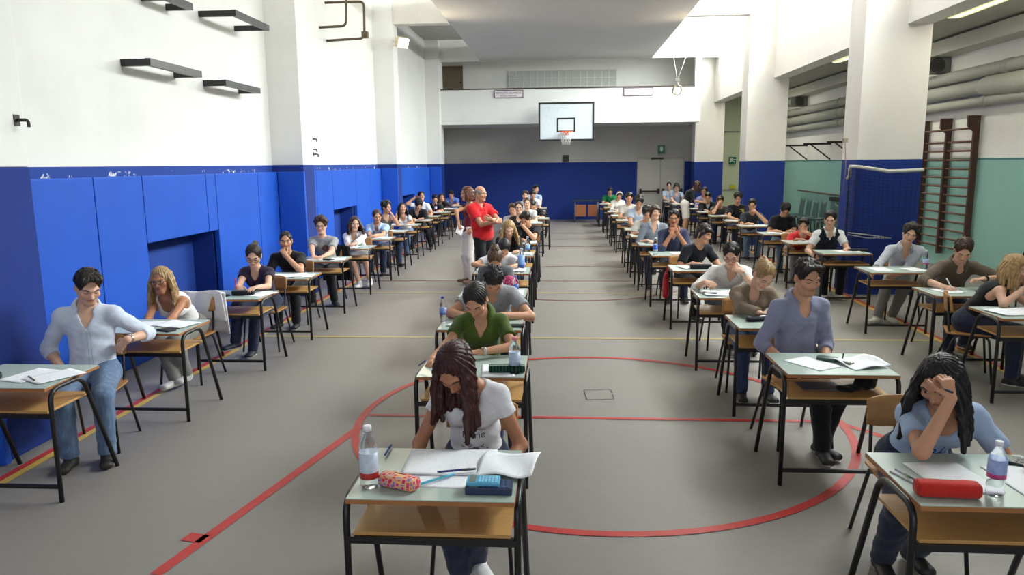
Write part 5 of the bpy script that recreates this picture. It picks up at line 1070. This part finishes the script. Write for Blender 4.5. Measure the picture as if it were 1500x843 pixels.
seat('C14', 'last student of the middle row, in pale blue, looking right', 'the last student of the middle row', (-.85, 22.1), (-0.861, 22.9, 1.282), (40, 4, 8), tier=2, hair=('short', DARK), garments=[g(rgb(158, 180, 212), 'short', 'polo', collar=1)])
# ---- inner right row
seat('R0', 'long black haired girl in pale blue T-shirt leaning her forehead on a fist', 'the black haired girl at the right front', (1.715, 2.79), (1.725, 3.42, 1.054), (-20, 30, -6), rot=-4, fem=1, tier=0, skin='a', hair=('long', ('dark', rgb(14, 12, 13), rgb(30, 26, 27))), opt=dict(hairlen=.30, hairarc=(66, 180), hairflare=.09, size=1.04), sheets=0,
    garments=[g(rgb(168, 190, 222), 'short', 'scoop')], A=dict(e=(1.57, 3.22, 0.795), w=(1.684, 3.24, 1.03), m='fist', d=(-.1, .35, .9), n=(-.25, .95, -.1), curl=1.25), B=dict(w=(2.02, 3.2, .70), m='lap', pole=(.6, .1, -.8)), lower=DJEANS, legs={-1: dict(a=(-.1, .2, .08)), 1: dict(a=(-.1, .12, .09))})
seat('R1', 'dark haired young man in blue grey shirt looking down with hands in his lap', 'the young man in the blue grey shirt', (1.74, 4.6), (1.731, 5.38, 1.238), (32, 18, 0), rot=16, tier=0, skin='a', hair=('quiff', ('dark', rgb(26, 18, 15), rgb(48, 34, 26))), eye=0, sheets=0, stubble=.15,
    garments=[g(rgb(140, 143, 168), 'roll', 'open', collar=1, depth=.13, hem=-.14)], A=dict(k=(-.16, .60, -.10), m='lap'), B=dict(k=(.10, .62, -.10), m='lap'), lower=BLK, shoes=rgb(38, 34, 34), legs={-1: dict(a=(.06, .42, .09), turn=-20), 1: dict(a=(-.06, .32, .08), turn=10)}, opt=dict(sole=rgb(190, 186, 180)))
seat('R2', 'blonde girl with tied hair in beige cardigan, head drooping to one side', 'the blonde girl with the drooping head', (1.74, 5.92), (1.722, 6.5, 1.084), (26, 42, 14), fem=1, tier=0, skin='c', hair=('bun', ('blond', rgb(150, 118, 76), rgb(190, 158, 112))), eye=0, sheets=0, opt=dict(bun=(0, .102, .062), hairline=.026),
    garments=[g(rgb(110, 120, 140), 'none', 'scoop', n='top', s='flower', c2=rgb(220, 220, 225)), g(rgb(128, 112, 94), 'long', 'open', n='cardigan', off=.018, depth=.2)], A=dict(e=(1.541, 6.42, 0.811), w=(1.637, 6.25, 0.803), m='desk', d=(1, -.2, 0)), B=dict(k=(.1, .4, .035)), lower=JEANS)
seat('R3', 'boy with glasses in white shirt holding his chin, steel watch on wrist', 'the boy in white holding his chin', (1.67, 7.28), (1.767, 7.96, 1.084), (-4, 28, 0), tier=0, skin='c', hair=('short', ('dark', rgb(20, 16, 15), rgb(36, 29, 26))), glasses=rgb(30, 28, 28), eye=0, sheets=1,
    garments=[g(rgb(222, 220, 218), 'roll', 'open', collar=1, depth=.09)], A=dict(e=(1.374, 7.85, 0.735), w=(1.438, 7.6, 0.848), m='pen'), B=dict(e=(1.99, 7.8, 0.745), h=(.09, -.13, -.165), m='fist', d=(-.8, .25, .45), n=(-.3, .8, -.2)), watch=1, lower=BLK, shoes=rgb(96, 92, 90), legs={-1: dict(a=(.1, .36, .075)), 1: dict(a=(.14, .3, .075))})
seat('R4', 'dark haired boy in printed black T-shirt turned away to the right', 'the boy in black turned to the right', (1.68, 9.15), (1.825, 9.85, 1.131), (58, 16, 6), rot=24, tier=1, hair=('fringe', ('dark', rgb(30, 20, 17), rgb(54, 38, 31))), garments=[g(rgb(26, 28, 34))], A=dict(k=(-.12, .42, .035)), B=dict(k=(.3, .5, .02)), lower=BLK, legs={1: dict(a=(.2, .2, .075))})
seat('R5', 'dark haired boy in navy shirt with both hands joined before his mouth', 'the boy with joined hands', (1.6, 10.65), (1.652, 11.36, 1.226), (-2, 6, 0), tier=1, skin='b', hair=('short', DARK), garments=[g(rgb(58, 62, 88), 'roll', 'v')], A=dict(e=(1.45, 11.2, 0.749), h=(-.045, -.15, -.22), m='face', at=(.0, -.12, -.10), curl=1.), B=dict(e=(1.852, 11.2, 0.769), h=(.045, -.15, -.22), m='face', at=(-.0, -.12, -.10), curl=1.), lower=DJEANS)
seat('R6', 'boy with shaggy brown hair in grey shirt gazing upward to the right', 'the shaggy boy gazing upward', (1.56, 12.05), (1.528, 12.66, 1.224), (20, -6, 4), tier=1, skin='c', hair=('fringe', BROWN), garments=[g(rgb(128, 136, 148), 'roll', 'open', collar=1, cc=rgb(210, 214, 220))], A=dict(k=(-.16, .34, .035)))
seat('R7', 'boy in cream T-shirt half hidden behind the shaggy boy, arm on desk', 'the half hidden boy in cream', (1.56, 13.45), (1.545, 14.0, 1.123), (10, 30, 0), tier=1, hair=('thick', DARK), eye=0, garments=[g(rgb(208, 204, 196))], A=dict(k=(-.2, .34, .035)))
seat('R8', 'dark haired boy in light blue open shirt bowed over his desk', 'the bowed boy in light blue', (1.56, 14.8), (1.54, 15.5, 1.254), (4, 36, 0), tier=1, hair=('thick', DARK), eye=0, garments=[g(rgb(186, 200, 216), 'short', 'open', collar=1)])
seat('R9', 'dark haired boy in beige shirt with his head low and face forward', 'the boy in beige facing forward', (1.56, 17.2), (1.544, 17.9, 1.228), (6, 16, 0), tier=2, hair=('short', DARK), garments=[g(rgb(196, 190, 180))])
seat('R10', 'girl in white sweater with a white band in her brown hair', 'the girl with the white hair band', (1.53, 20.3), (1.529, 20.95, 1.154), (10, 40, 4), fem=1, tier=2, hair=('tied', ('brown', rgb(60, 34, 26), rgb(98, 56, 42))), eye=0, opt=dict(band=1), garments=[g(rgb(226, 222, 212), 'long')])
seat('R11', 'last student of the inner right row, in a green T-shirt', 'the student in green by the brown desk', (1.5, 24.2), (1.515, 24.85, 1.132), (8, 32, 0), tier=2, hair=('short', DARK), eye=0, garments=[g(rgb(22, 112, 66))])
for y, nm in ((18.75, 'the girl with the hair band'), (22.3, 'the student in green')): put_desk(1.54, y, 'empty green-topped desk standing before ' + nm); put_chair(1.54, y + .62, 'empty beech chair standing before ' + nm)
# ---- outer right row
seat('T2', 'blonde woman in black tank top at the right edge, chin on her hand', 'the blonde woman at the right edge', (4.0, 6.35), (4.118, 7.02, 1.078), (66, 14, 0), rot=55, fem=1, tier=1, skin='c', hair=('long', BLOND), opt=dict(hairlen=.22), garments=[g(rgb(26, 26, 28), 'none', 'tank', n='tank_top')], A=dict(e=(3.939, 6.85, 0.774), h=(.02, -.16, -.14), m='face'), B=dict(k=(.3, .45, .03)), lower=DJEANS, chair_rz=1.2)
seat('T3', 'boy in brown shirt writing with bowed head before the wall bars', 'the boy in brown writing', (3.98, 7.42), (4.171, 8.05, 1.121), (8, 38, 4), tier=0, skin='c', hair=('short', BROWN), eye=0, sheets=1, garments=[g(rgb(98, 86, 72), 'roll', 'v', collar=1, depth=.05)], A=dict(e=(3.697, 7.95, 0.782), w=(3.876, 7.78, 0.774), m='pen'), B=dict(e=(4.546, 7.95, 0.84), w=(4.258, 7.82, 0.853), m='desk'), watch=1, lower=DJEANS, opt=dict(watchcol=rgb(50, 44, 40)), legs={1: dict(a=(.1, .1, .09))})
seat('T4', 'smiling boy in pale shirt leaning sideways, hands under his desk', 'the boy leaning sideways', (3.98, 9.0), (4.37, 9.72, 1.135), (6, 12, 14), rot=-14, tier=1, skin='c', hair=('thick', DARK), garments=[g(rgb(186, 190, 200), 'roll', 'open', collar=1)], A=dict(k=(-.36, .55, -.12), m='lap'), B=dict(k=(-.05, .58, -.12), m='lap', pole=(.1, .4, -1)), lower=GRYT, shoes=rgb(206, 202, 190), legs={-1: dict(a=(-.22, .5, .085), turn=-40), 1: dict(a=(-.2, .32, .075))}, sheets=2)
seat('S8', 'boy in white polo under a navy vest smiling at his paper', 'the boy in the navy vest', (4.05, 10.85), (4.011, 11.55, 1.182), (0, 14, 0), tier=1, skin='c', hair=('short', DARK), garments=[g(rgb(226, 226, 226), 'short', 'polo', collar=1, n='polo_shirt'), g(rgb(28, 30, 42), 'none', 'v', n='vest', off=.02, depth=.10)], A=dict(k=(-.3, .5, -.08), m='lap'), B=dict(k=(.16, .38, .035)), lower=BLK, shoes=rgb(200, 198, 194))
seat('S7', 'boy in red T-shirt crouching low with a hand over his mouth', 'the boy in red', (3.98, 12.25), (4.009, 12.78, 0.987), (-2, 12, 0), tier=1, hair=('short', DARK), garments=[g(rgb(196, 38, 42))], A=dict(k=(-.16, .3, .035)), B=dict(ek=(.24, .36, .05), h=(.03, -.15, -.11), m='fist', d=(-.8, .3, .4), n=(-.2, .9, -.2)), lower=GRYT)
seat('S6', 'boy in black T-shirt with black hair hanging over his paper', 'the boy in black with hanging hair', (3.98, 13.8), (4.148, 14.35, 1.158), (14, 48, 0), tier=1, hair=('thick', ('dark', rgb(12, 11, 12), rgb(24, 22, 23))), eye=0, garments=[g(rgb(22, 22, 25))], lower=LIGHTJ)
seat('S5', 'boy in dark T-shirt covering his mouth with one hand, outer right row', 'the boy covering his mouth', (3.97, 15.5), (3.984, 16.15, 1.142), (-4, 12, 0), tier=1, hair=('short', DARK), garments=[g(rgb(58, 62, 70))], B=dict(ek=(.26, .4, .05), h=(.03, -.15, -.12), m='fist', d=(-.8, .3, .4), n=(-.2, .9, -.2)), lower=LIGHTJ)
seat('S4', 'boy in black T-shirt with a yellow chest print, before the blue pillar', 'the boy with the yellow print', (3.98, 16.9), (4.015, 17.62, 1.225), (4, 22, 0), tier=1, hair=('thick', DARK), eye=0, garments=[g(rgb(26, 26, 32))])
seat('S3', 'student with brown hair hiding the face behind a raised hand', 'the student hiding the face', (3.95, 18.5), (3.928, 19.15, 1.079), (6, 20, 0), tier=2, hair=('short', BROWN), garments=[g(rgb(70, 66, 64))], A=dict(ek=(-.22, .38, .05), h=(-.05, -.14, -.02), m='face', at=(0, -.1, .03)))
seat('S2', 'boy in black jacket over white shirt grinning down at his desk', 'the boy in the open black jacket', (3.9, 19.95), (3.904, 20.65, 1.114), (-4, 24, 0), tier=2, hair=('short', DARK), eye=0, garments=[g(rgb(220, 220, 222), 'none', 'crew', n='shirt'), g(rgb(26, 26, 30), 'long', 'open', n='jacket', off=.02, depth=.24)])
seat('S1', 'boy in lilac shirt listening to the bending woman', 'the boy in lilac', (3.95, 21.4), (4.075, 22.1, 1.216), (-18, 12, 8), tier=2, hair=('crew', DARK), garments=[g(rgb(146, 140, 172), 'roll', 'open', collar=1)])
seat('F2', 'shaggy dark haired boy in grey blue shirt beside the double door', 'the shaggy boy by the door', (3.78, 23.9), (3.646, 24.65, 1.267), (6, 12, 0), tier=2, skin='c', hair=('fringe', DARK), garments=[g(rgb(140, 152, 176), 'short', 'open', collar=1)])
seat('F1', 'short haired boy in light blue shirt sitting right before the double door', 'the short haired boy by the door', (3.72, 25.45), (3.619, 26.2, 1.255), (2, 6, 0), tier=2, skin='c', hair=('crew', DARK), garments=[g(rgb(170, 188, 212), 'short', 'open', collar=1)])
# ---- supervisors on their feet
person('P1', 'balding man in red polo shirt standing with crossed arms in the aisle', (-1.325, 11.9, 1.592), (58, 6, 0), rot=48, tier=0, skin='a', hair=('bald', GREY), stand=1, pelvis=(-1.30, 11.94, .93), garments=[g(rgb(206, 34, 40), 'short', 'polo', collar=1, n='polo_shirt', hem=-.10, wr=.006, off=.026)], lower=('trousers', rgb(28, 29, 34)), opt=dict(loose=.012, belly=1, untuck=1),
    A=dict(e=(-1.30, 11.70, 1.12), w=(-1.06, 11.62, 1.16), d=(.6, .5, .1), n=(.5, .75, .1), curl=.4), B=dict(e=(-1.0, 11.83, 1.13), w=(-1.12, 11.60, 1.20), d=(-.75, -.1, .15), n=(.2, .9, 0), curl=.4), shoes=rgb(30, 28, 28))
person('P2', 'auburn haired woman in maroon top and white trousers standing behind the balding man', (-1.636, 12.6, 1.566), (-66, 8, 0), rot=-60, fem=1, tier=1, hair=('long', ('auburn', rgb(84, 46, 32), rgb(128, 78, 56))), stand=1, pelvis=(-1.62, 12.62, .92), garments=[g(rgb(108, 24, 48), 'cap', 'scoop', hem=-.2)], lower=('trousers', rgb(222, 214, 208)), opt=dict(hairlen=.16, hairflare=.03), A=dict(e=(-1.807, 12.45, 1.277), w=(-1.757, 12.4, 1.097), m='lap'), B=dict(w=(-1.5, 12.3, 1.0), m='lap'), shoes=rgb(120, 90, 70))
person('FW', 'woman in black top and white skirt bending over a desk near the door', (3.645, 20.9, 1.421), (70, 40, 0), rot=70, fem=1, tier=1, hair=('long', ('auburn', rgb(58, 32, 24), rgb(92, 54, 42))), stand=1, pelvis=(3.33, 20.85, .92), garments=[g(rgb(26, 26, 30), 'half', 'scoop')], lower=('skirt', rgb(222, 214, 204)), opt=dict(hairlen=.2, skirt=.95), A=dict(w=(3.75, 20.6, .98), m='lap'), B=dict(w=(3.72, 21.1, .98), m='lap'), shoes=rgb(60, 50, 46))
# ------------------------------------------------------------------ what lies on the desks
ZD = .745
def on(px_xy, y): return px_xy
# front desk of the middle row
x0, y0 = -.53, 2.74
paper(-.50, 3.115, .02, 'open double exam sheet covered in handwriting, front middle desk', fold=1, seed=3, w=.20, h=.28)
paper(-.24, 3.07, -.12, 'curling exam sheet overhanging the front middle desk', w=.25, h=.26, curl=.10, seed=5, z=ZD + .004)
paper(-.53, 2.95, -.06, 'white sheet under the open double sheet, front middle desk', w=.26, h=.18, z=ZD - .002, seed=9)
bottle(-.80, 2.86, ZD, 'tall clear water bottle with white cap, left corner of front middle desk', h=.265, r=.037, cap=rgb(236, 232, 236), label=(rgb(196, 206, 222), rgb(196, 60, 56)), lz=(.16, .58))
pencil_case(-.675, 2.855, -.38, 'pink patterned pencil case on the front middle desk', floral(), L=.17, r=.037, flat=.75)
calculator(-.30, 2.84, 1.57, 'navy calculator lying under a light blue one', rgb(38, 52, 84), w=.085, h=.19, th=.03, keyc=rgb(60, 84, 120))
calculator(-.325, 2.85, 1.57, 'light blue calculator on top of a navy one', rgb(92, 170, 206), w=.075, h=.135, z=ZD + .031, keyc=rgb(140, 204, 228))
pen((-0.81, 3.159, 0.757), (-0.81, 3.292, 0.757), 'blue ballpoint pen left of the double sheet', rgb(46, 84, 170), .005)
pen((-0.537, 2.969, 0.766), (-0.375, 3.012, 0.766), 'dark blue pen lying across the double sheet', rgb(34, 44, 120), .005, rgb(70, 70, 76))
pen((-0.601, 2.856, 0.757), (-0.467, 2.972, 0.757), 'turquoise pen on the lower white sheet', rgb(88, 180, 206), .0055)
# second desk
paper(-.42, 4.62, .1, 'white sheet beside the plaid case, second middle desk', seed=12); paper(-.72, 4.72, -.1, 'exam sheet under the writing hand, second middle desk', seed=13)
pencil_case(-.36, 4.585, .06, 'green plaid pencil case beside a bottle', plaid(), L=.23, r=.033)
bottle((-0.309, 4.569, 0.745)[0], 4.56, ZD, 'clear water bottle with pink cap beside the plaid case', h=.24, r=.036, cap=rgb(226, 140, 156), label=(rgb(186, 200, 226), rgb(170, 186, 216)), lz=(.25, .6))
pen((-0.937, 4.617, 0.775), (-0.895, 4.661, 0.8), 'pen in the hand of the girl in green', rgb(60, 60, 110))
# further middle desks
calculator((-0.399, 6.035, 0.745)[0], 5.93, 1.57, 'black calculator on the desk of the bowed grey polo boy', rgb(30, 30, 33), w=.085, h=.16)
bottle((-1.015, 6.1, 0.798)[0], 6.1, ZD, 'slim water bottle with blue cap at the left desk corner', h=.22, r=.028, cap=rgb(58, 66, 150), label=(rgb(120, 140, 200), rgb(90, 110, 190)))
bottle((-0.519, 9.1, 0.768)[0], 9.02, ZD, 'large blue labelled bottle before the black haired girl', h=.30, r=.042, cap=rgb(200, 206, 222), label=(rgb(120, 160, 214), rgb(70, 110, 200)), lz=(.2, .7))
bottle((-0.485, 7.5, 0.882)[0], 7.42, ZD, 'blue capped bottle before the girl with the bun', h=.2, r=.03, cap=rgb(96, 130, 200), label=(rgb(90, 120, 200), rgb(60, 90, 180)))
bottle((-0.525, 10.8, 0.779)[0], 10.78, ZD, 'pale blue labelled bottle before the blonde girl in black', h=.27, r=.038, cap=rgb(210, 214, 224), label=(rgb(140, 176, 220), rgb(90, 130, 200)))
t = thing('bag', 'pink and grey bag beside the girl with the bun', 'bag', ((-0.573, 7.75, 0.923)[0], 7.75, .747)); gg = Grid(V(-.12, -.1, -.02), V(.12, .1, .2), .01); gg.ell((0, 0, .075), (.085, .06, .075)); gg.plane((0, 0, .002), (0, 0, -1)); gg.wrinkle(.005, 50.); me, _ = gg.mesh('bag_body'); link_mesh('bag_body', me, cloth('pink bag cloth', rgb(186, 52, 96), 'flower', rgb(210, 150, 180)), t)
# nearest left desk
x0, y0 = -3.47, 4.13
paper(-3.42, 4.40, -.25, 'exam sheet at the back of the nearest left desk', seed=21); paper(-3.24, 4.38, -.5, 'exam sheet near the right edge of the nearest left desk', seed=22, z=ZD + .003)
pen((-3.41, 4.37, 0.752), (-3.29, 4.268, 0.752), 'short dark pencil on the nearest left desk', rgb(90, 88, 50), .005)
bottle(-3.70, 4.28, ZD, 'orange filled bottle with red label at the left picture edge', h=.25, r=.035, cap=rgb(210, 70, 60), label=(rgb(205, 60, 60), rgb(180, 110, 70)), lz=(.1, .8))
t = thing('spectacle_case', 'crumpled dark green pouch beside the bottle at the left edge', 'pouch', (-3.60, 4.30, ZD)); gg = Grid(V(-.1, -.07, -.01), V(.1, .07, .08), .006); gg.ell((0, 0, .02), (.065, .04, .022)); gg.ell((.03, .01, .035), (.03, .025, .02)); gg.wrinkle(.005, 90.); gg.plane((0, 0, .003), (0, 0, -1)); me, _ = gg.mesh('pouch'); link_mesh('pouch', me, cloth('dark green cloth', rgb(44, 54, 48)), t)
# second left desk
paper(-3.50, 5.90, .1, 'exam sheet on the left half of the blonde girls desk', seed=24); paper(-3.26, 5.93, -.3, 'open sheet on the right half of the blonde girls desk', fold=1, seed=25, w=.16, h=.24)
calculator(-3.22, 5.70, 1.1, 'dark calculator on the desk of the blonde girl', rgb(40, 42, 46))
def hung_jacket(key, dx, lb, col, low=1.):
    p0 = PEOPLE[key]['P0']; bm = bmesh.new()
    sheet(bm, lambda u, v: ((u - .5) * .42 * (1 + .25 * abs(v - .45)), (.035 if v < .45 else -.028) - .05 * (2 * u - 1) ** 2 + .010 * math.sin(u * 17 + 3 * v) + .02 * abs(v - .45), .838 - max(0, abs(v - .45) - .03) * low * (1 if v < .45 else .55) + .006 * math.cos(u * 9)), 22, 22); solid(bm, .012)
    o = obj('jacket', bm, cloth('jacket cloth ' + key, col), None, True); o.location = (p0[0] + dx, p0[1] - .03 + .215, 0); return tag(o, lb, 'jacket')
hung_jacket('L2', .08, 'white jacket hung over the chair back of the blonde girl', rgb(222, 220, 224)); hung_jacket('L5', .10, 'black jacket hung over the chair back of the curly boy in grey', rgb(24, 24, 28), 1.3)
# third and fourth left desks
pencil_case(-3.30, 7.36, .1, 'black pencil case before the ponytailed girl', cloth('black nylon', rgb(26, 27, 34)), L=.22, r=.045, flat=.6); paper(-3.14, 7.42, -.3, 'white sheet under the hand of the ponytailed girl', seed=27); calculator(-3.5, 7.3, 1.4, 'flat black calculator before the ponytailed girl', rgb(28, 30, 38)); paper(-3.6, 7.36, .2, 'small note sheet on the left of the ponytailed girls desk', w=.1, h=.14, seed=28)
w_ = PEOPLE['L3']['arm'][-1][2]; pen(w_ + V(.02, -.075, -.01), w_ + V(-.01, -.03, .10), 'red pen in the hand of the ponytailed girl', rgb(190, 40, 40), .0055)
calculator(-3.3, 10.2, 1.2, 'black calculator on the desk of the curly boy in grey', rgb(30, 30, 33))
bottle((-3.575, 20.7, 0.989)[0], 20.7, ZD, 'water bottle beside the far left boy in black', h=.27, r=.036, cap=rgb(120, 150, 210))
# right front desk
paper(1.62, 3.06, .12, 'white exam sheet under the elbow of the black haired girl', w=.24, h=.32, seed=31); paper(1.93, 3.02, .06, 'printed exam sheet on the right of the front right desk', w=.24, h=.34, seed=32)
pencil_case((1.514, 2.919, 0.76)[0], 2.88, -.06, 'red pencil case on the right front desk', [cloth('red nylon', rgb(196, 46, 40))], L=.235, r=.037, flat=.85)
bottle((1.706, 2.923, 0.745)[0], 2.90, ZD, 'water bottle with white cap and blue and pink label, right front desk', h=.225, r=.033, label=(rgb(150, 170, 216), rgb(196, 70, 130)), lz=(.34, .68))
bm = bmesh.new(); prism(bm, rrect(.09, .062, .006), .001, .003); o = obj('identity_card', bm, plain('pale card', rgb(214, 190, 176), .35, .4, 0., .3, 40.)); o.location = (1.995, 2.90, ZD); o.rotation_euler = (0, 0, -.2); tag(o, 'pale identity card beside the labelled bottle', 'card')
calculator(2.0, 3.22, .9, 'dark graphing calculator at the far corner of the right front desk', rgb(50, 56, 56), w=.085, h=.17)
t = thing('ruler', 'bundle of ruler and folded strip at the left of the right front desk', 'ruler', (1.435, 3.02, ZD), .35)
for k in range(2): bm = bmesh.new(); box(bm, (-.012 + k * .028, -.12, .001), (.010 + k * .028, .10, .008 + .004 * k), 0, bev=.002); obj('ruler_strip', bm, plain('silver plastic', rgb(180, 182, 186), .3), t)
pen((1.431, 3.061, 0.76), (1.435, 3.02, 0.76), 'green pencil behind the red pencil case', rgb(80, 150, 70), .004)
w_ = PEOPLE['R0']['arm'][-1][2]; pen(w_ + V(-.06, -.05, .06), w_ + V(-.02, -.05, .045), 'pen held against the forehead of the black haired girl', rgb(40, 44, 60), .005)
# second right desk
paper(1.63, 4.86, .55, 'white exam sheet laid askew on the desk of the blue grey shirt', seed=41); paper(1.93, 4.86, .3, 'curled exam sheet at the right of the same desk as the green case', curl=.09, w=.26, h=.26, seed=42)
bm = bmesh.new(); prism(bm, rrect(.075, .13, .02), .001, .022); o = obj('phone_case', bm, plain('dark green plastic', rgb(48, 76, 64), .35)); o.location = (1.755, 4.95, ZD); o.rotation_euler = (0, 0, 1.05); tag(o, 'dark green rounded case on the desk of the blue grey shirt', 'case')
t = thing('key_ring', 'small bunch of keys on the curled sheet', 'keys', (1.84, 4.80, ZD + .012)); 
for k in range(4): bm = bmesh.new(); a = .5 + k * .5; tube(bm, [(0, 0, .004), (.045 * math.cos(a), .045 * math.sin(a), .006 + .002 * k)], [.008, .004], 6); obj('key', bm, plain('key steel', rgb(120, 122, 110), .35, .5, .8), t)
pen((1.856, 4.957, 0.75), (1.851, 4.927, 0.8), 'slim pen standing among the sheets of the blue grey desk', rgb(30, 40, 36), .004)
bm = bmesh.new(); box(bm, (-.13, -.09, 0), (.13, .09, .006), 0, bev=.002); o = obj('folder', bm, plain('grey folder', rgb(84, 84, 92), .5)); o.location = (1.68, 4.86, .5905); tag(o, 'grey folder on the shelf under the blue grey shirt desk', 'folder')
t = thing('pouch', 'black pouch on the shelf of the blue grey shirt desk', 'pouch', (1.83, 4.76, .5905)); gg = Grid(V(-.12, -.08, -.01), V(.2, .1, .13), .008); gg.ell((0, 0, .02), (.075, .05, .024)); gg.ell((.12, .04, .045), (.07, .055, .05)); gg.wrinkle(.006, 60.); gg.plane((0, 0, .003), (0, 0, -1)); me, _ = gg.mesh('pouch'); link_mesh('pouch', me, cloth('black nylon', rgb(26, 27, 34)), t)
# third to fifth right desks
pencil_case(1.62, 6.2, .2, 'black case before the drooping blonde girl', cloth('black nylon', rgb(26, 27, 34)), L=.2, r=.034, flat=.5); paper(1.74, 6.3, .2, 'exam sheet before the drooping blonde girl', seed=45)
bm = bmesh.new(); prism(bm, rrect(.07, .14, .018), .001, .02); o = obj('phone_case', bm, plain('dark blue plastic', rgb(40, 52, 70), .35)); o.location = (1.47, 7.5, ZD); o.rotation_euler = (0, 0, 1.2); tag(o, 'dark blue rounded case before the boy holding his chin', 'case')
calculator(1.83, 7.45, 1.2, 'dark calculator on the sheet of the boy holding his chin', rgb(40, 44, 50))
pencil_case(1.70, 9.3, .1, 'black pencil case before the boy turned right', cloth('black nylon', rgb(26, 27, 34)), L=.26, r=.045, flat=.7)
bottle((1.318, 10.78, 0.799)[0], 10.78, ZD, 'bottle with blue label before the boy with joined hands', h=.25, r=.034, cap=rgb(220, 222, 228), label=(rgb(56, 96, 190), rgb(220, 224, 230)), lz=(.22, .6))
t = thing('bag', 'red bag hanging from the desk of the boy turned right', 'bag', (1.29, 9.42, .34)); gg = Grid(V(-.1, -.16, -.04), V(.1, .16, .42), .011); gg.ecap((0, .03, .06), (0, -.02, .32), V(0, 1, 0), .10, .05, .045, .03); gg.wrinkle(.007, 40.); me, _ = gg.mesh('bag_body'); link_mesh('bag_body', me, cloth('red nylon', rgb(170, 30, 40)), t); bm = bmesh.new(); tube(bm, bend([(0, -.03, .33), (.03, -.02, .44), (0, .05, .33)], .03), .008, 6); obj('handle', bm, cloth('red nylon', rgb(170, 30, 40)), t)
# outer right row
w_ = PEOPLE['T3']['arm'][-1][2]; pen(w_ + V(.05, -.07, -.015), w_ + V(-.01, -.05, .10), 'white pen in the hand of the boy in brown', rgb(226, 226, 220), .0055)
bottle((4.369, 9.25, 0.724)[0], 9.25, ZD, 'clear bottle on the desk of the boy leaning sideways', h=.24, r=.034, cap=rgb(210, 214, 222))
pencil_case(4.28, 11.15, .05, 'long black pencil case before the boy in the navy vest', cloth('black nylon', rgb(26, 27, 34)), L=.30, r=.04, flat=.5)
pencil_case(4.2, 7.62, .1, 'flat dark case at the right of the desk of the boy in brown', cloth('grey case', rgb(84, 88, 84)), L=.18, r=.035, flat=.4)
w_ = PEOPLE['P2']['arm'][-1]; o = paper(w_[2][0] + .02, w_[2][1] - .06, .3, 'folded white paper in the hand of the maroon woman', w=.12, h=.2, z=w_[2][2] - .12); o.rotation_euler = (.9, .5, .4)
# prints on shirts
def press_text(key, garm, txt, size, mat, u, v, name='chest_lettering'): press_on(key, garm, text_mesh(txt, size, name), mat, name, u, v)
INK = plain('dark print', rgb(58, 56, 66), .8)
press_text('C1', 'shirt', 'He', .045, INK, .02, -.04); press_text('C1', 'shirt', 'Byfrie', .05, INK, .015, -.09)
press_on('C1', 'shirt', curves_mesh([[(-.08 + .012 * i, -.055 + .018 * math.sin(i * .28)) for i in range(14)]], .006, 'chest_stripe'), plain('red print', rgb(190, 60, 70), .8), 'chest_stripe')
rn = random.Random(4); press_on('C1', 'shirt', curves_mesh([[(-.06 + .13 * rn.random() + .02 * math.cos(a * (1 + k % 3)), -.15 + .07 * rn.random() * 0 - .012 * k + .014 * math.sin(a * 2)) for a in np.linspace(0, 3, 8)] for k in range(3)], .004, 'chest_drawing'), INK, 'chest_drawing')
press_text('L2', 'tank_top', 'Rosters', .05, plain('maroon print', rgb(110, 52, 52), .8), 0., -.05)
press_on('L5', 'shirt', curves_mesh([[(.02 * k * math.cos(a), .02 * k * math.sin(a)) for a in np.linspace(0, 2 * PI, 20)] for k in (1, 2)], .016, 'chest_emblem'), plain('maroon print', rgb(110, 52, 52), .8), 'chest_emblem', .055, .03)
press_text('S4', 'shirt', '78', .10, plain('yellow print', rgb(188, 176, 60), .8), .08, .04); press_text('R4', 'shirt', 'crew', .055, plain('white print', rgb(220, 222, 226), .8), .03, -.03)
press_text('C11', 'shirt', 'A', .12, plain('white print', rgb(220, 222, 226), .8), .03, 0.)
press_on('C3', 'polo_shirt', curves_mesh([[(-.010, .01), (-.008, -.006), (0, -.012), (.008, -.006), (.010, .01)]], .004, 'chest_emblem'), plain('black print', rgb(30, 30, 34), .8), 'chest_emblem', .075, .045)
sw = []
for k in range(7):
    cx, cy, r = -.09 + .03 * k, -.09 - .018 * ((k * 5) % 3), .022 + .006 * (k % 3); sw.append([(cx + r * (1 - t / 9) * math.cos(t + k), cy + r * (1 - t / 9) * math.sin(t + k)) for t in np.linspace(0, 7, 22)])
press_on('R0', 'shirt', curves_mesh(sw, .009, 'chest_swirls'), plain('blue print', rgb(44, 82, 170), .8), 'chest_swirls')
for key, n in (('L1', 5), ('R1', 6), ('R3', 6), ('T4', 5)):
    me = curves_mesh([[(0, .03 - .25 * i / 20) for i in range(21)], [(.022, .03 - .25 * i / 20) for i in range(21)]], .0022, 'button_placket'); so = press_on(key, 'shirt', me, plain('shirt seam', rgb(150, 156, 170), .8), 'button_placket', 0, -.02)
